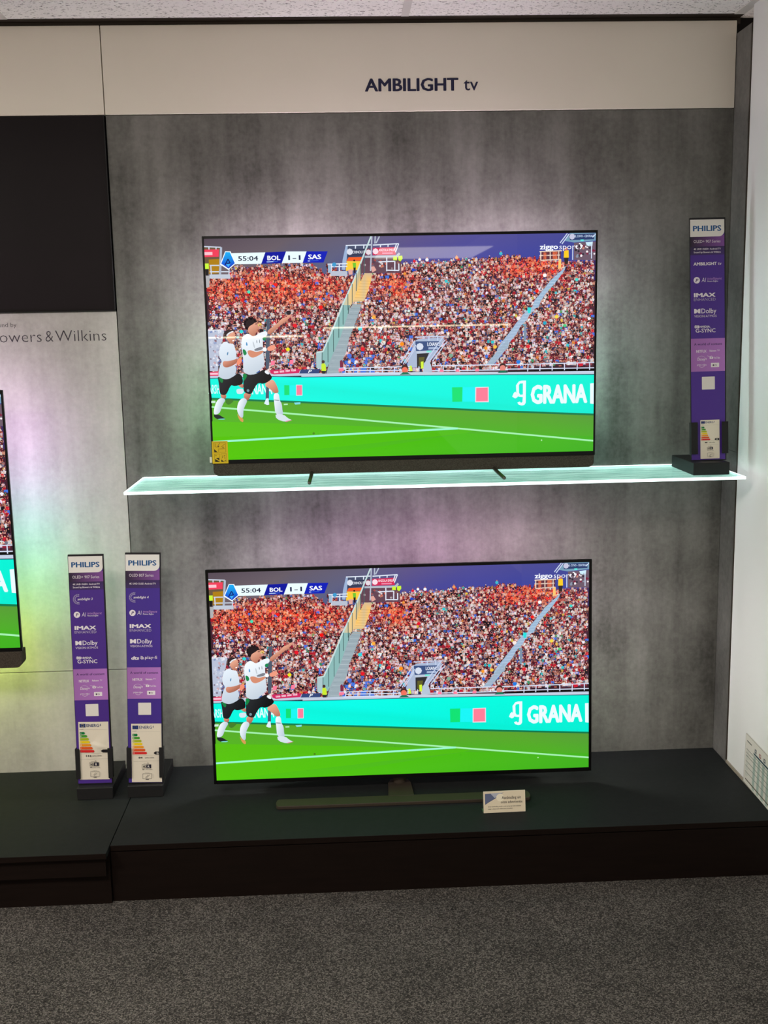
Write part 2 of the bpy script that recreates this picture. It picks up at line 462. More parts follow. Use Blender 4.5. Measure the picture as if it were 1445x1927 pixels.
# ---------------------------------------------------------------- the broadcast picture shown on the screens (1600 x 900 units)
def build_picture():
    rnd = random.Random(7)
    p = Print(1600, 900, 1.2096 / 1600, 1e-5)
    # evening sky
    cols = [(0, (84, 72, 82), (112, 98, 104)), (350, (98, 88, 98), (84, 92, 128)), (640, (96, 92, 118), (52, 72, 140)),
            (820, (92, 82, 128), (58, 62, 150)), (1100, (78, 74, 142), (52, 62, 158)), (1600, (62, 66, 140), (48, 66, 150))]
    for (a, ta, ba), (b, tb, bb) in zip(cols, cols[1:]):
        p.poly([(a, 0), (b, 0), (b, 190), (a, 190)], [ta, tb, bb, ba])
    sky = [[(16, 157), (98, 159), (101, 112), (183, 115), (431, 109)], [(494, 111), (493, 155), (577, 157), (664, 150), (788, 150)], [(789, 113), (976, 108), (1069, 100), (1195, 94)], [(1258, 89), (1365, 103), (1456, 115), (1510, 117), (1600, 110)]]
    sky = [(0, sky[0][0][1])] + sorted(q for part in sky for q in part) + [(1600, 80)]
    low = [(0, 545), (430, 548), (640, 545), (700, 556), (1600, 536)]
    def lerp(line, x):
        for (x0, y0), (x1, y1) in zip(line, line[1:]):
            if x0 <= x <= x1:
                return y0 + (y1 - y0) * (x - x0) / max(1e-6, x1 - x0)
        return line[-1][1]
    for (x0, y0), (x1, y1) in zip(sky, sky[1:]):
        if x1 - x0 > 1:
            p.poly([(x0, y0), (x1, y1), (x1, lerp(low, x1) + 12), (x0, lerp(low, x0) + 12)], (62, 30, 44), keep=True)
    p.next()
    shirts = [((240, 234, 240), 25), ((238, 206, 208), 9), ((96, 24, 44), 17), ((150, 30, 56), 9), ((30, 22, 30), 15), ((132, 126, 142), 7),
              ((72, 112, 205), 3), ((216, 30, 52), 6), ((214, 150, 132), 6), ((60, 190, 200), 1), ((236, 206, 70), .6), ((44, 48, 88), 4), ((70, 160, 110), .6), ((240, 140, 60), .8)]
    names, wts = [s for s, w in shirts], [w for s, w in shirts]
    skins = [(214, 140, 120), (190, 112, 96), (228, 160, 142), (166, 92, 80)]
    hair = [(46, 22, 28), (70, 36, 34), (30, 20, 26), (110, 70, 56), (226, 216, 216)]
    def flare(x, y):                       # spectators in orange smoke light
        a = math.exp(-((x - 250) / 330) ** 2 - ((y - 205) / 62) ** 2) * 1.25
        b = math.exp(-((x - 1330) / 170) ** 2 - ((y - 135) / 48) ** 2) * 1.1
        c = math.exp(-((x - 790) / 75) ** 2 - ((y - 205) / 60) ** 2)
        return min(1, a + b + c)
    def tone(c, f):
        if f <= .12: return c
        o = (255, c[1] * .52 + 34, c[2] * .42 + 16) if sum(c) > 330 else (min(255, c[0] * .9 + 90), c[1] * .6 + 14, c[2] * .5 + 10)
        return tuple(c[i] + (o[i] - c[i]) * min(1, f * 1.15) for i in range(3))
    y = 40.0
    row = 0
    while y < 560:
        step = 10.6 + y * .0066
        x = rnd.uniform(0, 6)
        p.next()
        while x < 1600:
            px, py = x + rnd.uniform(-2.5, 2.5), y + rnd.uniform(-3, 3)
            s = (.98 + y / 1150) * rnd.uniform(.8, 1.2)
            top, bot = lerp(sky, px), lerp(low, px)
            if top - 4 < py < bot and 6 < px < 1594:
                f = flare(px, py) * rnd.uniform(.5, 1.25)
                seats = rnd.random() < (.5 if 540 < px < 680 and py > 480 else .02 if py > 150 else 0)
                if seats:
                    c = (66 + rnd.randint(-10, 14), 112, 214)
                    p.poly([(px - 6 * s, py - 2 * s), (px + 6 * s, py - 2 * s), (px + 6 * s, py + 7 * s), (px - 6 * s, py + 7 * s)], c, keep=True)
                else:
                    c = tone(rnd.choices(names, wts)[0], f)
                    k = rnd.uniform(.84, 1.06)
                    c = tuple(min(255, v * k) for v in c)
                    sk = tone(rnd.choice(skins), f); hr = tone(rnd.choice(hair), f * .7)
                    w, l = rnd.uniform(-1, 1), rnd.uniform(-1, 1)
                    body = [(-4.6, -2), (-2, -4), (2, -4), (4.6, -2), (4, 5.5), (-4, 5.5)]
                    p.poly([(px + (bx + rnd.uniform(-1.3, 1.3)) * s, py + (by + rnd.uniform(-1.2, 1.2)) * s) for bx, by in body], [tuple(v * rnd.uniform(.82, 1.0) for v in c) for _ in body], keep=True)
                    p.poly([(px - 4.4 * s, py + 5 * s), (px + 4.4 * s, py + 5 * s), (px + (4 + w) * s, py + 9 * s), (px - (4 - w) * s, py + 9 * s)], rnd.choice([(46, 26, 38), (84, 44, 58), sk, (60, 56, 84)]), keep=True)
                    p.disc(px + w * s, py - 6.2 * s, 2.6 * s, hr, 6, keep=True, lift=.35)
                    p.disc(px + (w + .5 * l) * s, py - 5.3 * s, 1.75 * s, sk, 6, keep=True, lift=.5)
                    if rnd.random() < .6:
                        for d in (-1, 1):
                            if rnd.random() < .3:
                                p.stroke([(px + d * 4 * s, py - 2 * s), (px + d * 5.6 * s, py - 9 * s)], 1.7 * s, sk, keep=True, lift=.6)
                            else:
                                p.stroke([(px + d * 4.2 * s, py - 1 * s), (px + d * 2 * s, py + 4 * s)], 1.6 * s, sk, keep=True, lift=.6)
            x += step * rnd.uniform(.72, 1.12)
        y += step * .9
        row += 1
    p.next(2)
    # single people that stand out of the crowd
    for (x, y), c, s in zip([(847, 136), (852, 102), (874, 96), (904, 97), (982, 184), (875, 244), (1026, 91), (1208, 77)] + [(1523, 187), (1358, 230), (1390, 167), (1437, 239)] + [(624, 370), (464, 280), (682, 324), (796, 436), (633, 453), (577, 480)] + [(1324, 312), (1391, 361), (1440, 336), (1281, 519), (1475, 373), (1322, 456), (1282, 340)] + [(1173, 435), (1183, 455), (1145, 460), (999, 487)] + [(173, 213), (283, 186)] + [(136, 372), (324, 448), (356, 352)],
            [(30,70,190),(220,30,50),(240,240,245),(235,235,240),(50,190,200),(225,20,40),(235,150,90),(60,180,200),(60,210,200),(230,20,20),(245,240,240),(80,180,190),(50,205,215),(235,15,15),(245,170,60),(250,140,20),(225,20,40),(70,110,210),(40,220,215),(20,160,190),(235,210,70),(30,120,220),(70,200,120),(220,40,50),(245,225,220),(30,190,200),(235,190,60),(240,150,40),(120,160,140),(60,220,180),(235,20,20),(40,205,205),(225,220,30),(225,20,40)],
            [7,6,6,7,7,8,7,7,7,8,8,6,9,9,8,9,9,10,9,8,8,9,7,8,9,7,8,7,9,7,8,8,8,9]):
        p.disc(x, y, s, c, 8, keep=True)
        p.disc(x, y - s * 1.15, s * .42, (190, 120, 100), 6, keep=True, lift=.3)
    p.next()
    steel, pale, glass = (196, 206, 222), (170, 184, 202), (134, 178, 176)
    # stand corner at the far left: red board, rails, yellow gangway
    p.poly([(0, 30), (68, 32), (59, 142), (-4, 140)], (104, 84, 62))
    p.poly([(16, 82), (62, 80), (60, 136), (15, 138)], (168, 122, 20))
    p.poly([(-1, 42), (59, 42), (57, 71), (-2, 72)], (232, 62, 88))
    p.poly([(-2, 52), (32, 52), (32, 64), (-2, 64)], (240, 190, 200))
    p.poly([(-1, 97), (15, 97), (15, 119), (-1, 119)], (196, 240, 60))
    p.poly([(0, 119), (13, 119), (11, 145), (1, 145)], (24, 24, 26))
    p.poly([(16, 141), (100, 142), (100, 159), (16, 157)], (186, 194, 208))
    p.poly([(1, 145), (17, 146), (14, 191), (1, 194)], (170, 170, 172))
    for a in ([(-1, 30), (68, 34)], [(19, 31), (19, 42)], [(48, 31), (47, 42)], [(19, 105), (98, 106)], [(23, 105), (24, 141)], [(18, 130), (97, 131)], [(98, 106), (95, 143)]):
        p.stroke(a, 4.5, steel, keep=True)
    p.stroke([(68, 34), (59, 142)], 9, (168, 178, 196))
    # gangway tower between the stands: navy and red boards
    p.poly([(572, 82), (643, 80), (633, 133), (571, 136)], (238, 120, 40))
    p.poly([(572, 99), (638, 99), (630, 133), (571, 136)], (246, 190, 50))
    p.poly([(634, 83), (798, 82), (797, 148), (630, 146)], (96, 66, 80))
    for i in range(26):
        x, y = [(640, 90)][0]
        x += rnd.uniform(0, 150); y += rnd.uniform(0, 42)
        p.disc(x, y, 5, rnd.choice([(220, 90, 60), (235, 225, 225), (60, 50, 70), (130, 140, 160), (200, 130, 110)]), 6, keep=True)
    p.next()
    p.poly([(576, 35), (676, 34), (680, 78), (559, 131), (554, 131)], (70, 78, 104))
    p.poly([(573, 50), (653, 49), (649, 77), (572, 83)], (52, 58, 84))
    p.poly([(554, 131), (559, 91), (573, 35), (581, 35), (576, 88), (568, 132)], (150, 172, 205))
    p.poly([(584, 82), (643, 82), (640, 96), (575, 96)], (236, 92, 34))
    p.poly([(575, 97), (638, 98), (627, 133), (571, 135)], (250, 196, 60))
    p.poly([(599, 104), (613, 104), (613, 123), (601, 123)], (110, 190, 50))
    p.poly([(602, 123), (612, 123), (610, 145), (603, 145)], (40, 24, 30))
    p.disc(*[(606, 95)][0], 4, (40, 20, 20), 8)
    p.disc(*[(589, 60)][0], 13, (210, 214, 226), 8)
    p.text('CRINOLI P', [(600, 67), (650, 56)], (226, 228, 238), bold=.02)
    p.poly([(683, 46), (780, 44), (776, 75), (682, 75)], (206, 44, 84))
    p.poly([(653, 49), (675, 49), (673, 75), (651, 75)], (120, 40, 66))
    p.disc(*[(665, 63)][0], 11, (222, 210, 218), 8)
    p.disc(*[(694, 60)][0], 12, (240, 214, 224), 8)
    p.text('ANZOLA EMILIA', [(707, 60), (775, 50)], (244, 214, 226), bold=.02)
    p.poly([(721, 65), (764, 65), (764, 71), (721, 71)], (228, 130, 160))
    p.poly([(649, 77), (777, 77), (789, 66), (795, 72), (783, 86), (649, 85)], (176, 182, 194))
    for a in ([(573, 35), (675, 34)], [(684, 35), (789, 31)], [(789, 31), (775, 65)], [(780, 32), (771, 56)], [(613, 34), (612, 48)], [(647, 34), (646, 48)], [(715, 33), (714, 44)], [(746, 32), (745, 43)],
              [(497, 108), (578, 107)], [(513, 118), (577, 118)], [(513, 108), (510, 155)], [(545, 109), (544, 143)], [(739, 85), (738, 140)], [(772, 100), (771, 140)], [(705, 102), (770, 101)], [(738, 136), (788, 138)], [(788, 110), (788, 138)]):
        p.stroke(a, 4.5, (214, 222, 236), keep=True)
    p.next()
    p.poly([(511, 136), (577, 137), (577, 157), (510, 155)], (178, 186, 202))
    p.disc(*[(524, 110)][0], 9, (60, 150, 200), 8)
    p.poly([(499, 111), (511, 111), (511, 143), (498, 142)], (150, 180, 205))
    for a in ([(766, 82), (781, 81), (781, 97), (765, 96)], [(786, 80), (803, 79), (804, 91), (795, 102), (787, 97)]):
        p.poly(a, (196, 236, 50), keep=True)
    p.next()
    for a in ([(672, 122), (687, 119), (696, 135), (679, 144)], [(580, 132), (599, 129), (598, 151), (583, 152)]):
        p.poly(a, (216, 160, 150), keep=True)
    p.next()
    # first stair with its glass balustrade
    p.poly([(648, 146), (679, 147), (671, 185), (653, 235), (640, 259), (596, 261), (613, 224), (629, 180)], [(206,180,140),(196,176,150),(250,190,90),(250,186,86),(216,190,140),(220,190,140),(252,196,96),(250,186,84)])
    p.poly([(596, 270), (632, 271), (620, 307), (598, 363), (578, 407), (565, 463), (542, 510), (530, 556), (479, 554), (495, 499), (525, 437), (554, 355), (580, 293)], (150, 166, 174))
    for i in range(34):
        t = i / 33
        a, b = [(632, 177)][0], [(485, 543)][0]
        c, d = [(672, 179)][0], [(532, 545)][0]
        x0, y0, x1, y1 = a[0] + (b[0] - a[0]) * t, a[1] + (b[1] - a[1]) * t, c[0] + (d[0] - c[0]) * t, c[1] + (d[1] - c[1]) * t
        p.stroke([(x0, y0), (x1, y1)], 1.6, (196, 160, 100) if t < .28 else (182, 194, 200) if i % 2 else (122, 136, 146), keep=True)
    p.next()
    p.poly([(616, 145), (633, 105), (632, 177), (596, 264), (580, 286), (543, 296), (569, 240), (595, 189)], [(214,190,140),(130,150,150),(240,190,100),(234,196,130),(150,186,180),(150,190,186),(214,190,130),(240,196,120)])
    p.poly([(545, 292), (554, 273), (587, 274), (570, 324), (541, 405), (508, 474), (485, 524), (481, 524), (466, 511), (463, 473), (468, 460), (510, 373)], glass)
    p.poly([(440, 462), (467, 462), (462, 511), (460, 533), (439, 526)], (164, 192, 196))
    for a in ([(677, 0), (650, 62), (616, 145), (570, 240), (541, 298)], [(554, 273), (510, 373), (468, 460), (442, 463)]):
        p.stroke(a, 6, (190, 214, 214))
    for a in ([(680, 0), (672, 138)], [(694, 0), (692, 29)], [(711, 1), (697, 27)]):
        p.stroke(a, 5, (176, 184, 200))
    for a in ([(581, 274), (576, 309)], [(556, 273), (554, 352)], [(538, 320), (535, 405)], [(514, 373), (512, 462)], [(490, 423), (488, 505)], [(465, 463), (463, 511)], [(614, 145), (612, 218)], [(596, 189), (594, 268)], [(632, 108), (631, 177)], [(648, 84), (647, 146)], [(577, 229), (576, 295)]):
        p.stroke(a, 3, (70, 98, 98), keep=True)
    p.next()
    # second stair
    p.poly([(1463, 146), (1478, 129), (1472, 148), (1447, 182), (1418, 216), (1390, 247), (1374, 272), (1364, 297), (1335, 306), (1348, 268), (1380, 231), (1412, 190)], (150, 178, 204))
    p.poly([(1336, 295), (1356, 296), (1326, 328), (1318, 344), (1304, 359), (1288, 375), (1272, 406), (1245, 437), (1227, 469), (1201, 500), (1192, 513), (1192, 465), (1211, 436), (1237, 405), (1261, 374), (1272, 358), (1288, 343), (1297, 327)], (156, 178, 204))
    p.poly([(1238, 424), (1238, 460), (1208, 481), (1189, 512), (1176, 530), (1144, 529), (1173, 496), (1198, 465)], (152, 172, 192))
    for i in range(30):
        t = i / 29
        a, b = [(1447, 160)][0], [(1154, 526)][0]
        x, y = a[0] + (b[0] - a[0]) * t, a[1] + (b[1] - a[1]) * t
        p.stroke([(x - 8, y), (x + 18, y - 1)], 1.6, (186, 206, 226), keep=True)
    p.next()
    p.poly([(1318, 296), (1334, 297), (1331, 319), (1320, 320)], (40, 214, 214))
    p.poly([(1305, 363), (1315, 363), (1313, 430), (1302, 433)], (120, 140, 160))
    # balcony and board at the top right
    p.poly([(1469, 30), (1494, 0), (1602, 1), (1602, 31), (1510, 38)], (112, 150, 176))
    p.poly([(1487, 4), (1595, 3), (1593, 26), (1493, 28)], (40, 58, 104))
    p.disc(*[(1502, 14)][0], 12, (190, 190, 214), 8)
    p.text('IL COVO - CENTRALE', [(1514, 17), (1593, 8)], (190, 208, 236), bold=.02)
    p.poly([(1510, 39), (1600, 35), (1600, 110), (1510, 107)], (104, 84, 100))
    p.poly([(1537, 26), (1550, 26), (1550, 33), (1537, 33)], (90, 220, 210))
    p.poly([(1558, 38), (1588, 35), (1586, 53), (1564, 53)], (196, 226, 240))
    for i in range(26):
        x, y = [(1513, 47)][0]
        x += rnd.uniform(0, 84); y += rnd.uniform(0, 48)
        p.disc(x, y, rnd.uniform(3, 6), rnd.choice([(120, 30, 60), (236, 226, 230), (60, 50, 70), (130, 140, 160), (210, 140, 120), (40, 36, 50)]), 6, keep=True)
    p.next()
    p.poly([(1373, 72), (1456, 70), (1456, 106), (1373, 108)], (92, 44, 58))
    for a in ([(1384, 75), (1396, 76), (1396, 104), (1384, 104)], [(1422, 73), (1441, 74), (1441, 102), (1422, 102)]):
        p.poly(a, (226, 110, 70), keep=True)
    for a in ([(1373, 72), (1373, 107)], [(1412, 73), (1412, 105)], [(1447, 71), (1447, 106)], [(1368, 72), (1460, 70)], [(1368, 88), (1453, 87)], [(1373, 107), (1456, 104)]):
        p.stroke(a, 4.5, (236, 214, 196), keep=True)
    p.next()
    p.poly([(1447, 106), (1458, 104), (1458, 138), (1444, 144)], (250, 190, 110))
    for a in ([(1452, 39), (1482, 1)], [(1460, 43), (1490, 3)], [(1505, 60), (1505, 107)], [(1583, 46), (1583, 103)], [(1586, 18), (1600, 5)]):
        p.stroke(a, 4, (196, 208, 230), keep=True)
    p.next()
    p.poly([(1469, 70), (1488, 68), (1489, 98), (1468, 98)], (240, 196, 30))
    p.poly([(1469, 98), (1488, 98), (1485, 124), (1472, 124)], (46, 34, 30))
    p.disc(*[(1477, 63)][0], 7, (196, 120, 100), 8)
    # tunnel mouth
    p.poly([(817, 518), (848, 425), (865, 416), (959, 412), (972, 419), (914, 503), (898, 535), (817, 532)], (164, 178, 204))
    p.poly([(851, 426), (955, 427), (949, 463), (854, 466)], (56, 78, 124))
    p.disc(*[(870, 448)][0], 15, (206, 214, 230), 8)
    p.text('LOIANO', [(901, 446), (954, 431)], (224, 230, 242), bold=.03)
    p.poly([(906, 451), (946, 450), (946, 460), (905, 460)], (160, 176, 206))
    p.poly([(855, 467), (915, 466), (913, 475), (856, 476)], (186, 196, 212))
    p.poly([(898, 465), (918, 465), (917, 472), (897, 472)], (120, 226, 210))
    p.poly([(857, 477), (908, 475), (891, 512), (889, 535), (857, 534)], (44, 44, 48))
    p.poly([(865, 492), (889, 491), (883, 528), (864, 527)], (92, 90, 40))
    for a in ([(790, 514), (848, 425)], [(800, 517), (854, 441)], [(809, 516), (851, 454)], [(897, 503), (966, 411)], [(911, 507), (975, 422)], [(921, 510), (978, 435)], [(850, 409), (972, 408)], [(908, 408), (908, 424)], [(944, 407), (944, 425)]):
        p.stroke(a, 4.5, (188, 200, 228), keep=True)
    p.next()
    for a in ([(823, 526), (834, 525), (838, 547), (823, 548)], [(873, 510), (884, 509), (884, 538), (873, 539)]):
        p.poly(a, (206, 236, 60), keep=True)
    p.poly([(886, 515), (908, 503), (917, 532), (920, 552), (882, 554)], (176, 190, 208))
    # pale glazed corner behind the players
    p.poly([(0, 365), (65, 364), (57, 409), (42, 443), (34, 531), (0, 530)], (178, 186, 206))
    for i in range(60):
        x, y = [(5, 366)][0]
        x += rnd.uniform(0, 48); y += rnd.uniform(0, 150)
        p.disc(x, y, rnd.uniform(3, 6), rnd.choice([(236, 232, 238), (110, 130, 180), (90, 50, 70), (200, 150, 150), (220, 224, 236)]), 6, keep=True)
    p.next()
    p.stroke([(0, 365), (65, 364)], 4, (220, 224, 232))
    # front of the stand: parapet, rails, small boards
    p.poly([(479, 554), (532, 548), (532, 558), (479, 558)], (150, 166, 176))
    p.poly([(-1, 545), (249, 542), (370, 536), (421, 532), (421, 557), (261, 558), (-1, 560)], (186, 196, 216))
    p.poly([(376, 540), (479, 551), (557, 549), (827, 552), (827, 568), (376, 562)], (186, 198, 216))
    p.poly([(782, 557), (845, 552), (1237, 559), (1237, 572), (782, 563)], (190, 200, 216))
    p.poly([(1192, 560), (1602, 563), (1602, 576), (1191, 570)], (190, 200, 220))
    p.poly([(0, 534), (38, 533), (38, 551), (-1, 551)], (214, 50, 96))
    p.poly([(-1, 538), (33, 538), (33, 546), (-1, 546)], (240, 190, 206))
    p.poly([(246, 531), (373, 529), (367, 546), (263, 550), (249, 545)], (200, 36, 92))
    for i in range(4):
        a = [(263, 545), (296, 532)]
        p.stroke([(a[0][0] + i * 24, a[0][1] - i * 2 - 4), (a[0][0] + i * 24 + 19, a[0][1] - i * 2 - 5)], 8, (240, 206, 220), keep=True)
    p.next()
    p.poly([(375, 532), (454, 531), (449, 549), (368, 548)], (48, 66, 116))
    p.text('P', [(404, 546), (420, 534)], (236, 240, 246), bold=.03, slant=.3)
    for a in ([(532, 530), (827, 529)], [(550, 552), (827, 557)], [(560, 540), (827, 544)], [(782, 539), (829, 536)], [(920, 528), (1238, 529)], [(920, 548), (1237, 551)], [(1192, 530), (1602, 528)], [(1192, 548), (1602, 550)],
              [(560, 530), (558, 549)], [(612, 529), (610, 550)], [(663, 529), (661, 551)], [(713, 529), (712, 553)], [(763, 529), (762, 553)], [(865, 529), (865, 550)], [(967, 528), (966, 552)], [(1017, 528), (1016, 552)], [(1068, 528), (1067, 552)],
              [(1322, 531), (1320, 559)], [(1373, 530), (1371, 558)], [(1423, 529), (1423, 558)], [(1475, 529), (1475, 558)], [(1529, 528), (1528, 559)], [(1581, 529), (1581, 558)]):
        p.stroke(a, 4, (206, 214, 236), keep=True)
    p.next()
    for a in ([(532, 531), (552, 530), (552, 542), (530, 543)], [(952, 545), (967, 544), (967, 554), (951, 554)], [(1018, 545), (1033, 544), (1033, 554), (1018, 554)], [(1100, 545), (1117, 544), (1115, 554), (1100, 554)], [(253, 494), (269, 493), (267, 511), (251, 512)], [(331, 492), (346, 490), (344, 509), (327, 510)]):
        p.poly(a, (244, 120, 150), keep=True)
    p.next()
    p.poly([(460, 512), (470, 506), (478, 515), (479, 540), (460, 539)], (196, 226, 50))
    p.poly([(461, 539), (477, 540), (475, 551), (463, 551)], (30, 40, 40))
    p.disc(*[(468, 502)][0], 7, (70, 50, 46), 8)
    p.poly([(537, 501), (545, 495), (551, 511), (551, 527), (537, 526)], (120, 40, 70))
    # advertising board along the pitch
    p.poly([(-1, 560), (257, 557)] + [(376, 562), (827, 565)] + [(1191, 570), (1602, 577)] + [(1604, 746), (1229, 724), (379, 667), (3, 644)], [(0,236,214),(0,240,218),(0,244,226),(0,246,230),(0,240,214),(0,232,204),(0,226,200),(0,226,200),(0,240,218),(0,236,214)])
    p.stroke([(-1, 561), (256, 558)] + [(376, 563), (827, 566)] + [(1191, 570), (1602, 578)], 3, (36, 92, 110))
    p.text('ARSH', [(-9, 623), (37, 586)], (206, 244, 248), bold=.02)
    p.text('NANA', [(170, 629), (254, 587)], (214, 246, 250), bold=.03)
    p.poly([(304, 595), (325, 596), (324, 636), (303, 636)], (10, 214, 110))
    p.poly([(326, 596), (351, 596), (350, 637), (325, 637)], (20, 236, 232))
    p.poly([(353, 594), (379, 595), (378, 639), (352, 639)], (226, 220, 226))
    p.poly([(355, 597), (377, 597), (376, 637), (354, 637)], (250, 120, 150))
    p.poly([(1002, 619), (1046, 619), (1044, 679), (1003, 679)], (10, 216, 110))
    p.poly([(1048, 619), (1100, 620), (1098, 680), (1046, 679)], (20, 234, 236))
    p.poly([(1100, 620), (1156, 620), (1156, 684), (1099, 683)], (236, 200, 214))
    p.poly([(1104, 624), (1152, 623), (1152, 679), (1103, 679)], (252, 120, 146))
    white = (226, 240, 250)
    p.poly([(1283, 600), (1294, 597), (1313, 597), (1312, 690), (1306, 699), (1295, 701), (1282, 697), (1277, 688), (1287, 684), (1292, 690), (1298, 687), (1300, 666), (1283, 664), (1273, 656), (1271, 616)], white)
    p.poly([(1287, 609), (1300, 608), (1300, 655), (1289, 656), (1284, 648), (1283, 616)], (0, 232, 206))
    p.poly([(1255, 663), (1261, 649), (1268, 642), (1277, 653), (1279, 664), (1268, 671)], white)
    p.text('GRANA', [(1333, 693), (1573, 613)], white, bold=.055)
    p.poly([(1584, 615), (1599, 614), (1600, 701), (1585, 699)], white)
    # heads of people behind the board
    for a, c in (([(806, 540)], (230, 110, 90)), ([(1215, 541)], (220, 130, 120))):
        x, y = a[0]
        p.disc(x, y - 4, 15, (64, 36, 34), 10); p.disc(x, y + 3, 13, c, 10); p.poly([(x - 22, y + 22), (x - 8, y + 12), (x + 10, y + 12), (x + 24, y + 22)], (20, 110, 84))
    # pitch
    g = [(3, 644), (379, 667), (1229, 724), (1604, 746)]
    p.poly(g + [(1600, 900), (0, 900)], [(84,160,40),(84,160,36),(88,156,44),(84,148,52),(66,176,24),(80,190,10)])
    p.stroke(g, 8, (14, 116, 70))
    p.poly([(0, 738), (500, 765), (1100, 800), (1060, 812), (0, 900)], [(84,184,12),(80,182,10),(76,176,20),(76,180,16),(84,192,8)])
    p.poly([(1060, 812), (1600, 838), (1600, 900), (400, 900)], [(70,178,16),(66,170,30),(60,168,28),(78,188,10)])
    p.stroke([(1, 678), (417, 723)] + [(1025, 791), (1604, 857)], 7, (160, 232, 170))
    p.stroke([(-3, 824), (543, 805), (1025, 791)], 8, (150, 236, 200))
    p.poly([(342, 668), (369, 667), (368, 675), (347, 676)], (120, 210, 220))
    p.poly([(299, 672), (316, 671), (316, 677), (300, 677)], (170, 226, 180))
    p.disc(*[(420, 798)][0], 5, (70, 130, 20), 8); p.disc(*[(1380, 849)][0], 3, (180, 236, 170), 8)
    p.poly([(1, 653), (18, 653), (17, 662), (0, 662)], (196, 226, 206))
    # dark post with a pale foot
    p.poly([(242, 322), (255, 322), (248, 485), (243, 526), (231, 525), (232, 465)], (74, 86, 104))
    p.poly([(229, 596), (241, 601), (239, 650), (225, 650)], (70, 84, 104))
    p.poly([(228, 648), (237, 647), (239, 674), (230, 675), (218, 669)], (214, 232, 240))
    # two players running: rear one
    skin, skin2 = (214, 150, 126), (196, 128, 104)
    p.soft([(113, 590), (135, 583), (136, 604), (121, 599)], (214, 146, 122), (160, 96, 76), 60)
    p.soft([(108, 606), (136, 605), (136, 625), (111, 628), (105, 617)], (206, 222, 230))
    p.soft([(56, 657), (70, 645), (95, 652), (85, 664), (69, 673)], (64, 120, 40))
    p.soft([(39, 624), (65, 628), (61, 646), (42, 643)], (214, 146, 122), (160, 96, 76), 60)
    p.soft([(30, 552), (48, 560), (69, 565), (98, 555), (112, 540), (132, 550), (136, 583), (121, 591), (96, 595), (84, 588), (65, 628), (52, 631), (37, 626), (35, 580)], (40, 42, 48), (12, 13, 16), 30)
    p.soft([(31, 553), (56, 565), (47, 585)], (20, 120, 60))
    p.soft([(41, 640), (62, 648), (45, 672), (33, 707), (8, 712), (10, 687), (22, 654)], (236, 242, 246), (176, 194, 208), 20)
    p.soft([(7, 709), (31, 711), (43, 720), (55, 727), (52, 731), (25, 731), (10, 722)], (26, 34, 36))
    p.soft([(26, 728), (55, 727), (52, 732), (25, 731)], (120, 210, 206))
    p.soft([(42, 443), (52, 421), (71, 409), (84, 421), (101, 418), (110, 445), (113, 477), (99, 505), (108, 512), (110, 537), (91, 559), (66, 567), (45, 561), (32, 550), (42, 510), (53, 491), (40, 475)], (222, 232, 242), (186, 198, 212), 70)
    p.soft([(55, 490), (78, 492), (106, 485), (117, 480), (115, 497), (94, 511), (68, 519), (54, 511)], (214, 146, 122), (160, 96, 76), 60)
    p.soft([(111, 504), (116, 485), (129, 476), (135, 492), (120, 511)], (236, 140, 110))
    p.soft([(71, 391), (87, 380), (106, 371), (111, 386), (108, 408), (104, 417), (95, 423), (82, 413)], (228, 166, 140), (176, 112, 90), 60)
    p.soft([(63, 393), (67, 373), (80, 363), (100, 365), (106, 370), (86, 382), (75, 392), (71, 406), (66, 401)], (48, 34, 38))
    p.soft([(73, 386), (84, 375), (103, 368), (105, 373), (88, 379), (77, 391)], (222, 222, 226))
    p.soft([(97, 407), (106, 405), (105, 410), (99, 412)], (250, 240, 240))
    p.soft([(74, 457), (80, 452), (78, 466), (73, 468)], (80, 130, 170))
    # front one, arm raised and pointing
    p.soft([(137, 621), (170, 625), (157, 651), (148, 655), (135, 645)], (214, 146, 122), (160, 96, 76), 60)
    p.soft([(135, 642), (151, 654), (139, 676), (131, 694), (130, 727), (117, 724), (106, 703), (106, 678), (116, 653)], (236, 242, 246), (176, 194, 208), 20)
    p.soft([(103, 706), (114, 721), (130, 729), (129, 746), (114, 737)], (206, 150, 80))
    p.soft([(220, 589), (258, 566), (273, 594), (280, 617), (279, 626), (259, 628), (250, 613), (235, 603)], (228, 166, 140), (176, 112, 90), 60)
    p.soft([(257, 628), (281, 626), (283, 658), (292, 671), (293, 703), (298, 717), (263, 717), (261, 677)], (236, 242, 246), (176, 194, 208), 20)
    p.soft([(259, 653), (282, 656), (282, 659), (259, 656)], (90, 100, 116))
    p.soft([(263, 712), (298, 716), (316, 733), (331, 740), (303, 748), (266, 734)], (206, 218, 226))
    p.soft([(303, 744), (331, 739), (331, 741), (305, 748)], (210, 120, 150))
    p.soft([(137, 539), (166, 549), (190, 547), (226, 524), (246, 546), (259, 566), (220, 590), (196, 581), (176, 612), (170, 626), (157, 629), (137, 620), (135, 599)], (38, 42, 46), (10, 11, 14), 30)
    p.soft([(135, 540), (153, 548), (150, 560), (136, 578)], (16, 128, 62))
    p.soft([(223, 539), (233, 529), (246, 547), (237, 550)], (230, 236, 240))
    p.disc(*[(154, 614)][0], 6, (110, 140, 150), 8)
    p.soft([(241, 372), (263, 357), (295, 333), (303, 322), (320, 318), (328, 311), (338, 304), (342, 314), (335, 321), (323, 333), (300, 348), (275, 370), (246, 390)], (228, 166, 140), (176, 112, 90), 60)
    p.soft([(320, 296), (330, 290), (342, 294), (342, 306), (329, 310)], (40, 30, 38))
